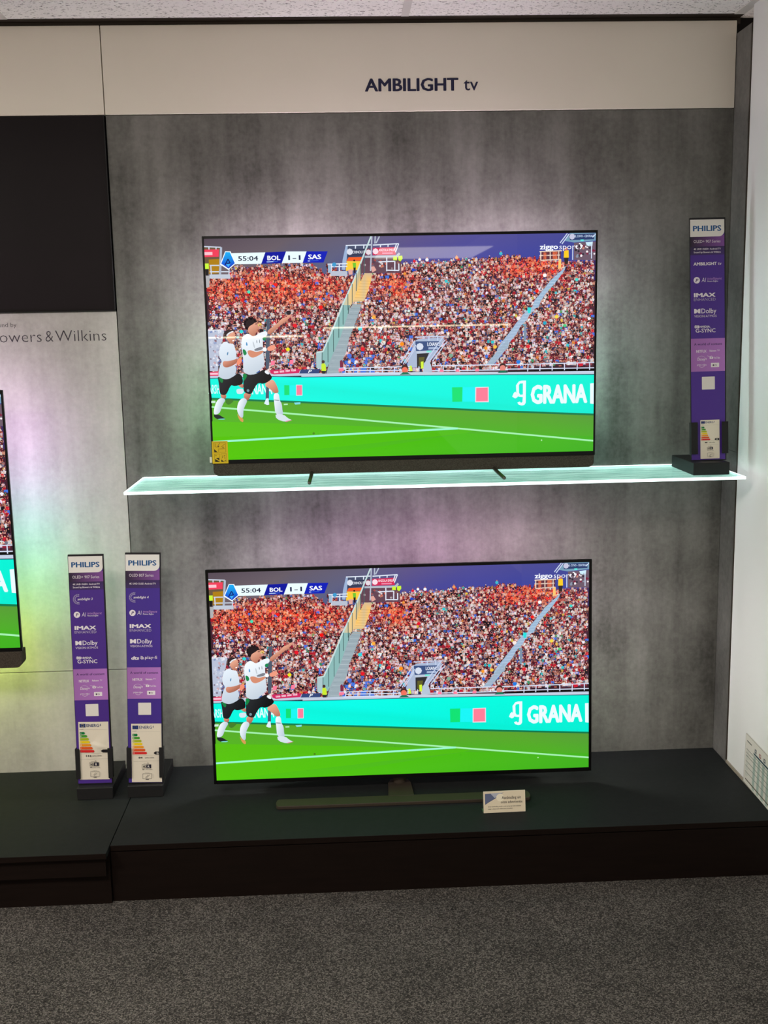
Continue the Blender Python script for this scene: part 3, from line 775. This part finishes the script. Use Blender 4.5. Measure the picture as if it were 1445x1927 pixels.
    p.soft([(135, 399), (152, 384), (164, 380), (179, 391), (191, 392), (210, 379), (240, 370), (244, 389), (225, 399), (222, 414), (222, 440), (224, 478), (228, 513), (190, 543), (165, 551), (144, 542), (137, 535), (140, 475), (134, 437)], (238, 244, 250), (190, 202, 214), 65)
    p.soft([(138, 443), (150, 447), (156, 463), (145, 471), (140, 462)], (22, 130, 70))
    p.soft([(221, 398), (238, 393), (236, 410), (223, 411)], (22, 130, 80))
    p.soft([(180, 413), (185, 415), (190, 439), (185, 440)], (186, 194, 202)); p.soft([(196, 409), (199, 408), (200, 420), (197, 421)], (120, 130, 142)); p.soft([(208, 406), (210, 405), (211, 420), (208, 420)], (120, 130, 142))
    p.soft([(184, 445), (221, 433), (222, 447), (190, 453)], (120, 124, 134))
    p.soft([(154, 415), (158, 417), (160, 430), (153, 430)], (70, 140, 190))
    p.soft([(156, 450), (174, 448), (193, 458), (222, 449), (224, 459), (192, 477), (174, 480), (162, 470)], (206, 136, 108))
    p.soft([(238, 440), (255, 431), (271, 428), (275, 438), (267, 451), (242, 454)], (232, 150, 124))
    p.disc(*[(229, 447)][0], 8.5, (240, 244, 248), 10)
    p.soft([(161, 359), (171, 346), (184, 336), (200, 330), (204, 343), (210, 357), (206, 371), (195, 379), (191, 392), (179, 392), (164, 378)], (228, 166, 140), (176, 112, 90), 60)
    p.soft([(147, 343), (152, 327), (168, 318), (184, 318), (194, 327), (197, 334), (184, 344), (172, 350), (166, 356), (162, 370), (153, 359)], (34, 24, 28))
    for x, y in [(153, 332), (161, 323), (172, 318), (183, 318), (193, 325), (151, 343), (157, 359), (178, 322), (196, 332)]:
        p.disc(x, y, 5.5, (30, 22, 26), 8, keep=True)
    p.next()
    p.soft([(193, 342), (203, 340), (203, 343), (194, 345)], (70, 40, 36)); p.soft([(199, 366), (207, 365), (206, 368), (200, 369)], (170, 80, 70))
    # score panel
    p.poly([(107, 58), (246, 57), (228, 102), (123, 102), (111, 94)], (226, 242, 248))
    p.poly([(246, 57), (330, 55), (311, 101), (228, 102)], (12, 22, 150))
    p.poly([(330, 55), (413, 56), (396, 101), (311, 101)], (226, 242, 248))
    p.poly([(413, 56)] + [(499, 57), (481, 101)] + [(396, 101)], (16, 30, 176))
    p.poly([(84, 50), (106, 51), (114, 69), (124, 100), (94, 124), (61, 102)], (236, 246, 252))
    p.poly([(86, 53), (103, 54), (121, 98), (95, 119), (66, 99)], [(30,170,240),(20,170,240),(14,80,210),(20,40,180),(18,90,220)])
    p.stroke([(81, 105), (94, 81), (102, 97), (88, 99)], 4, (12, 20, 90))
    p.poly([(86, 101), (103, 100), (94, 114)], (60, 170, 240))
    p.text('55:04', [(135, 89), (216, 70)], (24, 34, 56), bold=.02)
    p.text('BOL', [(253, 88), (306, 70)], (240, 244, 250), bold=.035)
    p.text('1-1', [(338, 89), (388, 70)], (24, 34, 70), bold=.02)
    p.text('SAS', [(419, 87), (472, 68)], (240, 244, 250), bold=.035)
    for i in range(5):
        a, b = [(250, 95), (261, 95)]; c, d = [(417, 94), (426, 94)]
        p.stroke([(a[0] + i * 8.6, a[1] - i * .3), (b[0] + i * 8.6, b[1] - i * .3)], 3, (180, 214, 250) if i < 3 else (50, 90, 200), keep=True)
        p.stroke([(c[0] + i * 8.6, c[1] - i * .3), (d[0] + i * 8.6, d[1] - i * .3)], 3, (220, 236, 250) if i < 1 else (50, 90, 200), keep=True)
    p.next()
    # broadcaster's mark
    p.text('ziggo', [(1368, 63), (1444, 42)], (238, 242, 250), bold=.03)
    p.text('sport', [(1449, 64), (1527, 43)], (238, 242, 250), bold=-.004)
    p.stroke([(1530, 42), (1537, 44), (1541, 50), (1541, 58), (1535, 64)], 4, (238, 242, 250))
    return p


# ================================================================ televisions
SW, SH = 1.2096, .6804                                   # lit area of a 55 inch panel
picture_mesh = None
def glow_strip(parent, name, segs, label=None):
    """Row of light diodes on the back of a television: segs = [(centre, size, colour)]."""
    v, f, c = [], [], []
    for (cx, cy, cz), (dx, dy, dz), col in segs:
        i = len(v)
        v += [(cx + sx * dx / 2, cy + sy * dy / 2, cz + sz * dz / 2) for sx in (-1, 1) for sy in (-1, 1) for sz in (-1, 1)]
        f += [tuple(i + k for k in q) for q in ((0, 1, 3, 2), (4, 6, 7, 5), (0, 4, 5, 1), (2, 3, 7, 6), (0, 2, 6, 4), (1, 5, 7, 3))]
        c += [srgb(col)] * 24
    me = bpy.data.meshes.new(name)
    me.from_pydata(v, [], f)
    me.color_attributes.new('ink', 'FLOAT_COLOR', 'CORNER').data.foreach_set('color', [q for k in c for q in k])
    me.materials.append(glow_mat)
    o = bpy.data.objects.new(name, me)
    link(o, parent)
    return o

def mixc(a, b, t): return tuple(a[i] + (b[i] - a[i]) * t for i in range(3))

def television(label, loc, centre_z, tilt, s, bez, depth, glow_top, glow_left, glow_right, added_low_glow=None):
    """Screen part: empty at the base; lit picture, frame, rear cover and the light strips behind. bez = (side, top, bottom)."""
    global picture_mesh
    t = thing('television', label, 'television', loc, 'televisions showing a football match')
    W, H = SW * s / 2, SH * s / 2
    b, bt, bb = bez
    z = centre_z - loc[2]
    R = (tilt, 0, 0)
    fr = Mesh()
    fr.box(-W - b, -W, 0, .011, -H - bb, H + bt, .0012, 1).box(W, W + b, 0, .011, -H - bb, H + bt, .0012, 1)
    fr.box(-W, W, 0, .011, H, H + bt).box(-W, W, 0, .011, -H - bb, -H).box(-W - b * .5, W + b * .5, .0045, .0105, -H - bb * .5, H + bt * .5)
    fr.build('frame', tv_black, t, loc=(0, 0, z), rot=R)
    if picture_mesh is None:
        sc = build_picture().build('screen', screen_mat, t)
        picture_mesh = sc.data
    else:
        sc = link(bpy.data.objects.new('screen', picture_mesh), t)
    sc.location = (0, .004, z); sc.rotation_euler = R; sc.scale = (s, 1, s)
    rc = Mesh().box(-W * .8, W * .8, .009, depth, -H - bb * .6, H * .45, .012).build('rear_cover', tv_black, t, loc=(0, 0, z), rot=R)
    segs = []
    k = 14
    for i in range(k):
        u = (i + .5) / k
        if glow_top: segs.append((((u * 2 - 1) * W * .92, .030, H * .90), (W * 1.7 / k, .012, .012), mixc(glow_top[0], glow_top[-1], 0) if len(glow_top) == 1 else glow_top[min(len(glow_top) - 1, int(u * len(glow_top)))]))
    for side, cols in ((-1, glow_left), (1, glow_right)):
        k2 = 9
        for i in range(k2):
            u = (i + .5) / k2
            q = u * (len(cols) - 1); j = min(int(q), len(cols) - 2)
            segs.append(((side * W * .955, .032, (1 - 2 * u) * H * .85), (.012, .012, H * 1.5 / k2), mixc(cols[j], cols[j + 1], q - j)))
    if added_low_glow:
        lo = glow_strip(t, 'backlight_strip', [(((i - 4.5) * W * .19, .062, -H - .045), (W * .17, .012, .012), added_low_glow) for i in range(10)])  # added diode row the set lacks, for the yellow-green glow on the wall
        lo.location = (0, 0, z)
    st = glow_strip(t, 'backlight_strip', segs)
    st.location = (0, 0, z); st.rotation_euler = R
    return t, z, W, H

def speaker_bar(t, z, W, H, b, bb, h):
    """Cloth-covered sound bar hanging under the frame, lower corners rounded."""
    x, y0, y1 = W + b - .004, -H - bb, -H - bb - h
    r = .018
    pts = [(-x, y0)] + [(-x + r - r * math.cos(math.radians(a)), y1 + r - r * math.sin(math.radians(a))) for a in range(0, 91, 15)] + [(x - r + r * math.sin(math.radians(a)), y1 + r - r * math.cos(math.radians(a))) for a in range(0, 91, 15)] + [(x, y0)]
    Mesh().prism(pts, 'y', -.004, .05, .002).build('speaker_bar', cloth_grey, t, loc=(0, 0, z))

# upper television: on the lit glass shelf
SHELF = 1.1865
upper, z, W, H = television('television with a yellow sticker and cloth sound bar, standing on the lit glass shelf', (.1243, -.1494, SHELF), 1.5959, 0, 1, (.006, .008, .013), .05, [(196, 176, 194)], [(190, 178, 192), (196, 196, 196), (176, 206, 184), (112, 196, 128)], [(190, 180, 194), (186, 196, 196), (176, 210, 206), (140, 196, 170)])
speaker_bar(upper, z, W, H, .006, .013, .038)
for x_tip, x_top in ((-.178 - .1243, -.1725 - .1243), (.4235 - .1243, .410 - .1243)):
    f = Mesh()
    f.tube([(x_top, .06, .026), (x_top, .0, .022), (x_top + (x_tip - x_top) * .3, -.035, .0155), (x_tip, -.122, .0065), (x_tip, -.128, .006)], [.0065, .0065, .006, .006, .004], 10)
    f.build('foot', foot_metal, upper, smooth=True)
st = Print(58, 74, .001, 2e-5)
st.rect(0, 0, 58, 74, (214, 178, 18))
bk = (28, 18, 10)
def outline(p, x0, y0, x1, y1, w=.7, c=(90, 66, 14)):
    p.stroke([(x0, y0), (x1, y0), (x1, y1), (x0, y1), (x0, y0)], w, c)
outline(st, 7, 5, 50, 37); outline(st, 8, 42, 27, 68); outline(st, 32, 42, 52, 68)
st.poly([(8, 26), (20, 36), (8, 36)], bk); st.poly([(9, 58), (27, 68), (10, 68)], bk); st.poly([(12, 56), (25, 55), (25, 63)], bk); st.poly([(32, 61), (43, 68), (32, 68)], bk)
st.stroke([(12, 8), (12, 18), (18, 20), (30, 6)], 1.3, (80, 58, 12)); st.stroke([(22, 20), (26, 16)], 3, bk); st.stroke([(33, 20), (47, 10)], 1.2, (110, 84, 14)); st.stroke([(38, 21), (44, 20)], 2, bk)
st.stroke([(27, 26), (46, 25)], 2, (130, 104, 16)); st.stroke([(24, 24), (24, 36)], 1, (100, 76, 14)); st.arc(13, 47, 2.2, 0, 360, .8, (80, 60, 10))
st.stroke([(37, 56), (39, 46)], 1.4, (70, 52, 10)); st.stroke([(43, 50), (48, 46)], 1.6, (60, 44, 10)); st.stroke([(45, 52), (46, 60)], 1.4, (80, 60, 12)); st.stroke([(44, 65), (50, 64)], 2, bk)
st.build('warning_sticker', ink, upper, loc=(-W - .004 + .025, -.0008, z - H - .0105 + .035), label='yellow warning sticker with black pictograms')
upper.children[-1].scale = (.86, 1, .96)
Mesh().box(-.006, .001, -.0005, .004, -.009, .009, .0003, 1).build('tag', paper, upper, loc=(-W - .0065, 0, z - H + .001), label='small white paper tag on the edge')

# lower television: on a central stand on the wide plinth
lower, z, W, H = television('television on a low central stand on the black plinth', (.0987, -.2388, TOP), .56866, -math.atan(.04247), 1, (.009, .009, .012), .055, [(160, 140, 166), (196, 150, 200), (200, 146, 196), (190, 150, 180)], [(206, 196, 206), (208, 204, 206), (200, 202, 198), (176, 180, 170)], [(216, 204, 212), (216, 212, 210), (206, 210, 200), (184, 190, 174)])
pts = []
for cx, s_ in ((.385, 1), (-.401, -1)):
    for a in ((-80, -40, 0, 40, 80) if s_ > 0 else (100, 140, 180, 220, 260)):
        pts.append((cx + .010 * math.cos(math.radians(a)), -.110 + .027 * math.sin(math.radians(a)) * (1 if abs(math.sin(math.radians(a))) < .9 else 1.0)))
Mesh().prism(pts, 'z', 0, .011, .002).build('stand_base', stand_metal, lower)
Mesh().prism([(-.055, -.09), (.028, -.09), (.024, .012), (.014, .04), (-.041, .04), (-.051, .012)], 'z', .0005, .012, .002).prism([(-.0135 + .021 * math.cos(a * math.pi / 12), .018 + .017 * math.sin(a * math.pi / 12)) for a in range(24)], 'z', .011, .1).build('stand_neck', stand_metal, lower, smooth=False)
Mesh().box(-.052, .0, -.002, .012, -.006, .0035, .002).build('sensor_lip', stand_metal, lower, loc=(-.05, .016, z - H - .012))

# left-hand television: larger, hung on the pale wall
S65 = 1.1806
left, z, W, H = television('larger television cut off by the photo edge, hung on the pale wall', (-1.1073 - .720, -.2, .612), 1.079, 0, S65, (.006, .012, .012), .05, [(204, 182, 210)], [(150, 126, 160), (150, 126, 160), (90, 160, 150), (100, 170, 40)], [(190, 158, 202), (198, 160, 210), (184, 164, 208), (140, 184, 200), (106, 200, 186), (112, 198, 140), (150, 200, 100)], (176, 194, 84))
speaker_bar(left, z, W, H, .006, .012, z - H - .012)
Mesh().box(-.2, .2, .05, .1995, z - .2, z + .1, .004).build('wall_bracket', tv_black, left)

# ================================================================ glass shelf
t = thing('glass_shelf', 'edge-lit glass shelf glowing white, under the upper television', 'shelf', (.2139, -.166, 1.179))
hx = .946
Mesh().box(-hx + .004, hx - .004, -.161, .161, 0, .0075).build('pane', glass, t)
Mesh().box(-hx, hx, -.1651, -.1612, -.0005, .0082, .001).build('glowing_edge', edge_glow, t, label='bright white front edge')
Mesh().box(-hx, -hx + .0036, -.161, .161, .0005, .0078).build('glowing_edge', edge_glow, t)
Mesh().box(hx - .0036, hx, -.161, .161, .0005, .0078).build('glowing_edge', edge_glow, t)
Mesh().box(-hx + .004, hx - .004, .1612, .1659, -.001, .0085).build('light_strip', led_white, t)

# ================================================================ information stands
def sheet(kind):
    """Printed face of an information stand, 111 x 750 mm."""
    p = Print(111, 750, .001, 1e-5)
    F = lambda f: f * 750
    w, pk = (232, 226, 232), (196, 150, 214)
    p.rect(0, 0, 111, 750, (20, 16, 24))
    p.rect(1.2, F(.006), 108.5, F(.998), (74, 44, 138) if kind != '807' else (66, 44, 140))
    p.poly([(1.2, F(.07)), (108.5, F(.07)), (108.5, F(.115)), (1.2, F(.115))], [(38, 28, 48), (126, 76, 150), (126, 76, 150), (38, 28, 48)])
    p.poly([(1.2, F(.115)), (108.5, F(.115)), (108.5, F(.15)), (1.2, F(.15))], [(44, 32, 64), (58, 38, 92), (66, 44, 110), (56, 38, 90)])
    x1, y0, y1 = 108.5, F(.006), F(.0755)
    p.poly([(1.2, y0), (x1, y0)] + [(x1 - 17 + 17 * math.cos(math.radians(a)), y1 - 17 + 17 * math.sin(math.radians(a))) for a in range(0, 91, 15)] + [(1.2, y1)], (228, 226, 222))
    p.text('PHILIPS', [(10, F(.0525)), (99, F(.0300))], (22, 84, 140), bold=.034)
    p.text('OLED 807 Series' if kind == '807' else 'OLED+ 907 Series', [(12, F(.1005)), (89 if kind == '807' else 96, F(.0885))], w, bold=-.006)
    if kind == '807':
        p.text('4K UHD OLED Android TV', [(12, F(.1345)), (96, F(.127))], w, bold=.012)
    else:
        p.text('4K UHD OLED+ Android TV', [(12, F(.129)), (97, F(.122))], w, bold=.012)
        p.text('Sound by Bowers & Wilkins', [(12, F(.142)), (97, F(.135))], w, bold=.012)
    if kind == 'headline':
        p.text('AMBILIGHT', [(11, F(.192)), (84, F(.179))], w, bold=.03)
        p.text('tv', [(88, F(.192)), (99, F(.179))], w)
    else:
        cx, cy = 27, F(.190)
        p.arc(cx, cy, 10, 70, 290, .8, w)
        for i in range(17):
            a = math.radians(80 + i * 12.5)
            p.stroke([(cx + 13 * math.cos(a), cy + 13 * math.sin(a)), (cx + 16.5 * math.cos(a), cy + 16.5 * math.sin(a))], .8, w)
        p.text('ambilight 4' if kind == '807' else 'ambilight 3', [(25, F(.194)), (73, F(.184))], w, bold=.01, slant=.2)
    y = F(.2565) if kind != 'headline' else F(.2525)
    p.disc(21, y, 10, w)
    p.text('P', [(17, y + 5.5), (26, y - 5)], (60, 36, 100), bold=.03, slant=.25)
    p.text('AI', [(36, y + 6.5), (50, y - 7.5)], w, bold=-.012, slant=.2)
    p.text('intelligent', [(54, y - .5), (100, y - 8)], pk, bold=-.006, slant=.25)
    p.text('Picture Engine', [(54, y + 6), (88, y + 1.5)], w, bold=.01, slant=.1)
    p.text('IMAX', [(11.5, F(.3215)), (80, F(.3045))], w, bold=.045)
    p.text('ENHANCED', [(11.5, F(.3375)), (80, F(.326))], (206, 196, 214), bold=-.014)
    a, b_ = F(.370), F(.3885)
    p.poly([(12, a), (15, a)] + [(15 + 6.8 * math.sin(math.radians(q)), (a + b_) / 2 - 7 * math.cos(math.radians(q))) for q in range(0, 181, 20)] + [(12, b_)], w)
    p.poly([(31.5, a), (28.5, a)] + [(28.5 - 6.8 * math.sin(math.radians(q)), (a + b_) / 2 - 7 * math.cos(math.radians(q))) for q in range(0, 181, 20)] + [(31.5, b_)], w)
    p.text('Dolby', [(35, F(.3885)), (82, F(.369))], w, bold=.008)
    p.text('VISION\u00b7ATMOS', [(12, F(.4050)), (83, F(.3955))], (216, 206, 222), bold=.004)
    if kind == '807':
        p.text('dts', [(15, F(.4585)), (40, F(.4435))], w, bold=.045, slant=.15)
        for r in (4, 7.5, 11):
            p.arc(44, F(.4585), r, -85, -5, 1.9, w, 8)
        p.text('play-fi', [(59, F(.4560)), (97, F(.4425))], w, bold=0)
    else:
        p.rect(16, F(.4385), 27, F(.449), w); p.arc(18, F(.4437), 4.6, 110, 250, 1.4, w, 8); p.arc(21, F(.4437), 2.4, 0, 360, 1, (74, 44, 138), 10)
        p.text('NVIDIA.', [(29, F(.4480)), (63, F(.4395))], w, bold=.03)
        p.text('G-SYNC', [(16, F(.4675)), (79, F(.4515))], w, bold=.016)
    p.poly([(1.2, F(.4925)), (108.5, F(.4925)), (108.5, F(.629)), (1.2, F(.629))], [(158, 104, 176), (176, 118, 196), (178, 120, 196), (160, 106, 178)])
    p.text('A world of content', [(11, F(.5205)), (100, F(.5105))], (40, 20, 78), bold=.012)
    p.text('NETFLIX', [(18, F(.5505)), (50, F(.5395))], w, bold=.02)
    p.text('Rakuten', [(60, F(.5475)), (81, F(.540))], w, bold=.02); p.text('TV', [(84, F(.546)), (92, F(.540))], w, bold=.01)
    p.arc(60, F(.5485), 14, 60, 120, .8, w, 6)
    p.text('Disney+', [(21, F(.5835)), (51, F(.572))], w, bold=.01, slant=.15); p.arc(34, F(.585), 15, 215, 330, .6, w)
    p.rrect(60, F(.5685), 71, F(.578), 2, w); p.poly([(64, F(.5705)), (64, F(.576)), (68, F(.5733))], (150, 96, 170)); p.text('YouTube', [(72.5, F(.5772)), (93, F(.5695))], w, bold=.016)
    p.text('prime video', [(20, F(.6045)), (50, F(.597))], w, bold=.006); p.arc(35, F(.597), 11, 35, 140, .9, w, 8)
    p.rrect(64, F(.5945), 90, F(.6125), 1.5, w); p.disc(72, F(.604), 2.8, (70, 60, 76)); p.text('tv', [(76, F(.6075)), (83, F(.598))], (70, 60, 76))
    q0 = F(.6465) if kind != 'headline' else F(.651)
    p.rrect(35, q0, 76, q0 + 40, 1.5, (226, 222, 216))
    return p

def rot_matrix(bottom, lean, roll, yaw=0): return Matrix.Translation(bottom) @ Matrix.Rotation(yaw, 4, 'Z') @ Matrix.Rotation(roll, 4, 'Y') @ Matrix.Rotation(lean, 4, 'X')

def info_stand(kind, label, loc, bottom, top, flange):
    """Base block with a slot, leaning panel with its printed sheet and two black clips. Returns the panel's placing in the world."""
    t = thing('information_stand', label, 'information stand', loc, 'purple information stands')
    Mesh().box(-.057, .057, 0, .222, 0, .0385, .0012, 1).build('base', stand_black, t)
    b, tp = Vector(bottom), Vector(top)
    d = tp - b
    M = rot_matrix(b, -math.atan2(d.y, d.z), math.atan2(d.x, math.hypot(d.y, d.z)))
    pn = Mesh().box(-.0562, .0562, 0, .007, 0, .753, .0008, 1).build('panel', stand_black, t)
    pn.matrix_local = Matrix.Translation(-Vector(loc)) @ M
    sheet(kind).build('printed_sheet', ink, pn, loc=(-.0007, -.0002, .3765))
    for s in (-1, 1):
        x = s * .0562
        Mesh().box(min(x, x + s * .003), max(x, x + s * .003), -.009, .008, .0, .1, .0006, 1).box(min(x + s * .003, x - s * flange), max(x + s * .003, x - s * flange), -.0105, -.0085, .0, .1, .0006, 1).build('clip', stand_black, pn, loc=(0, 0, .0215))
    return M

def energy_label(label, M, x, z, w, wave=None, kwh='84', hdr='77', grade=5, letter='F', ang=0):
    """Paper energy label, 96 x 192 units, placed on a stand's panel by its lower left corner."""
    p = Print(96, 192, w / 96, 4e-5 if ang else 1.5e-5)
    for i in range(24):
        for j in range(48): p.rect(i * 4, j * 4, i * 4 + 4, j * 4 + 4, (226, 218, 200), keep=True)
    navy, ik = (30, 52, 110), (52, 50, 56)
    p.rect(4, 6, 23, 18, navy)
    for i in range(12): p.disc(13.5 + 4.2 * math.cos(i * math.pi / 6), 12 + 4.2 * math.sin(i * math.pi / 6), .7, (240, 214, 60), 6, keep=True)
    p.next()
    p.text('ENERG', [(26, 16.5), (66, 7)], (40, 62, 116), bold=.02)
    p.poly([(70, 7), (68, 12), (70, 12), (69, 16), (72.5, 10.5), (70.5, 10.5), (72, 7)], (40, 62, 116))
    p.text('PHILIPS', [(4, 25.5), (17, 23)], ik, bold=.01); p.stroke([(18, 26), (92, 25.5)], .35, (150, 146, 140))
    cols = [(0, 122, 62), (66, 150, 44), (168, 184, 30), (236, 206, 20), (236, 152, 28), (222, 88, 30), (214, 34, 36)]
    for i, (c, ln) in enumerate(zip(cols, (21, 28, 33, 36, 40, 45, 50))):
        y = 33 + i * 9.9
        p.poly([(4, y), (ln - 3, y), (ln, y + 4), (ln - 3, y + 8), (4, y + 8)], c)
        p.text('ABCDEFG'[i], [(6.2, y + 6), (9.2, y + 2)], (236, 232, 222), bold=.01)
    y = 33 + grade * 9.9 - 1
    p.poly([(70, y + 5), (76, y), (94, y), (94, y + 10), (76, y + 10)], (24, 22, 26)); p.text(letter, [(80, y + 8), (86, y + 2)], (240, 238, 230), bold=.03)
    p.stroke([(4, 104), (92, 103)], .35, (150, 146, 140))
    p.text(kwh, [(22, 114), (35 if len(kwh) < 3 else 40, 108.5)], ik, bold=.04); p.text('kWh/1000h', [(43, 114), (72, 109.5)], (90, 86, 88))
    p.stroke([(4, 123), (92, 122)], .35, (150, 146, 140))
    p.stroke([(38, 131), (56, 129.5)], .8, (120, 114, 112)); p.stroke([(50, 131.5), (52, 127.5), (54, 131.5)], .8, (60, 58, 62))
    outline(p, 33, 134, 62, 146, .7, ik); p.rect(47, 134, 62, 146, (34, 34, 50)); p.text('HD', [(36, 144), (47, 136.5)], ik, bold=.03); p.text('R', [(51, 144), (57, 136.5)], (230, 226, 218), bold=.03)
    p.text(hdr, [(34, 152), (41, 148.5)], ik, bold=.03); p.text('kWh/1000h', [(44, 152), (66, 149.2)], (110, 106, 106))
    outline(p, 35, 164, 63, 181, .8, (90, 86, 86)); p.stroke([(43, 177), (52, 168)], .8, (90, 86, 86)); p.stroke([(46, 178), (57, 168)], .8, (90, 86, 86)); p.rect(44, 182, 54, 184, (90, 86, 86))
    p.stroke([(42, 160.5), (56, 160.5)], .5, (150, 146, 140)); p.stroke([(67, 166), (67, 178)], .5, (150, 146, 140))
    o = p.build('energy_label', ink, None, wave=wave, label=label, category='label', group='energy labels')
    o.matrix_world = M @ Matrix.Translation((x + w / 2, -.0018, z + w)) @ Matrix.Rotation(ang, 4, 'Y')
    return o

M1 = info_stand('907', 'purple information stand left of the seam between the plinths', (-.8984, -.2475, TOP), (-.9017, -.2144, TOP + .0385), (-.8958, -.17, .967), .0115)
M2 = info_stand('807', 'purple information stand astride the plinth seam, beside the lower television', (-.7372, -.244, TOP), (-.7379, -.2238, TOP + .0385), (-.7174, -.16, .9659), .0115)
M3 = info_stand('headline', 'purple information stand on the right end of the glass shelf', (1.0716, -.276, SHELF), (1.0813, -.221, SHELF + .0385), (1.0747, -.16, 1.968), .018)
def crumple(x, y): return .0022 * math.sin(x * .07 + y * .045) * math.exp(-((y - 95) / 45) ** 2) + .0016 * math.exp(-((y - x * .3 - 62) / 8) ** 2) * min(1, x / 50)
energy_label('crumpled energy label reading 112, on the stand left of the plinth seam', M1, -.0475, .016, .096, lambda x, y, d: .0004 + max(0, crumple(x, y)) + (.0007 if d else 0), '112', '94', 6, 'G', .012)
energy_label('flat energy label reading 84, on the stand beside the lower television', M2, -.0445, .005, .0965, lambda x, y, d: .0005, '84', '77', 6, 'G')
energy_label('narrow energy label on the stand standing on the glass shelf', M3, -.0275, .006, .061, lambda x, y, d: .0003, '88', '77', 6, 'G')

# ================================================================ small things on the plinth and the side wall
t = thing('price_card', 'small white offer card in front of the lower television stand', 'card', (.3965, -.452, TOP))
t.rotation_euler = (0, 0, .02)
c = Print(130, 66, .001, 2e-5)
c.rect(0, 0, 130, 66, (226, 214, 188))
c.poly([(5, 7), (62, 5), (38, 22), (5, 40)], (96, 106, 138)); c.poly([(22, 6), (62, 5), (36, 22)], (178, 182, 196)); c.stroke([(4, 41), (62, 5)], .7, (70, 72, 92))
c.disc(52, 20, 12, (238, 230, 206), 18)
c.text('Aanbieding uit', [(57, 25), (116, 16)], (66, 60, 58), bold=.016)
c.text('onze advertentie', [(54, 38), (121, 30)], (66, 60, 58), bold=.016)
c.text('Deze aanbieding vindt u ook terug op onze website', [(14, 49), (116, 45.5)], (84, 78, 74), bold=.012)
c.text('waar u deze ook online kunt bestellen', [(14, 56), (90, 52.5)], (84, 78, 74), bold=.012)
tilt = -.14
cd = Mesh().box(-.065, .065, 0, .0012, 0, .067).build('card', paper, t, rot=(tilt, 0, 0))
c.build('printed_sheet', ink, cd, loc=(0, -.0003, .0335))
Mesh().box(-.067, .066, .0016, .0028, .0, .06).box(-.067, .066, .0028, .03, .0, .0013, mat=Matrix.Rotation(.14, 4, 'X')).build('holder', clear_plastic, t, rot=(tilt, 0, 0))

t = thing('spec_sheet', 'white specification sheet leaning on the white side wall', 'sheet', (XR - .0045, -.45, TOP + .0015))
t.rotation_euler = (.0, 0, -math.pi / 2)
s_ = Print(300, 165, .001, 2e-5)
s_.rect(0, 0, 300, 165, (214, 212, 202)); outline(s_, .5, .5, 299.5, 164.5, 1, (120, 124, 116))
dk, gr = (70, 76, 70), (150, 166, 158)
s_.stroke([(13, 20), (52, 20)], 4, dk)
s_.rect(70, 36, 300, 42, (20, 60, 74))
for i in range(6):
    x = 78 + i * 36
    s_.rect(x, 20, x + 15, 33, (40, 52, 58) if i % 2 == 0 else (150, 84, 70)); s_.rect(x + 5, 23, x + 12, 29, (200, 206, 200))
    s_.rect(72 + i * 36, 44, 90 + i * 36, 160, (160, 178, 168))
for i, y in enumerate((46, 58, 68, 86, 102, 122)):
    s_.rect(12, y, 300, y + 2.4, (116, 126, 116))
    for k in range(3):
        if y + 5 + k * 4 < 160: s_.stroke([(14, y + 5.5 + k * 4), (38 - 5 * k, y + 5.5 + k * 4)], .9, gr)
s_.rect(16, 146, 300, 150, (96, 92, 78))
bd = Mesh().box(-.15, .15, 0, .0015, 0, .165).build('board', paper, t, rot=(-.01, .03, 0))
s_.build('printed_sheet', ink, bd, loc=(0, -.0003, .0825))
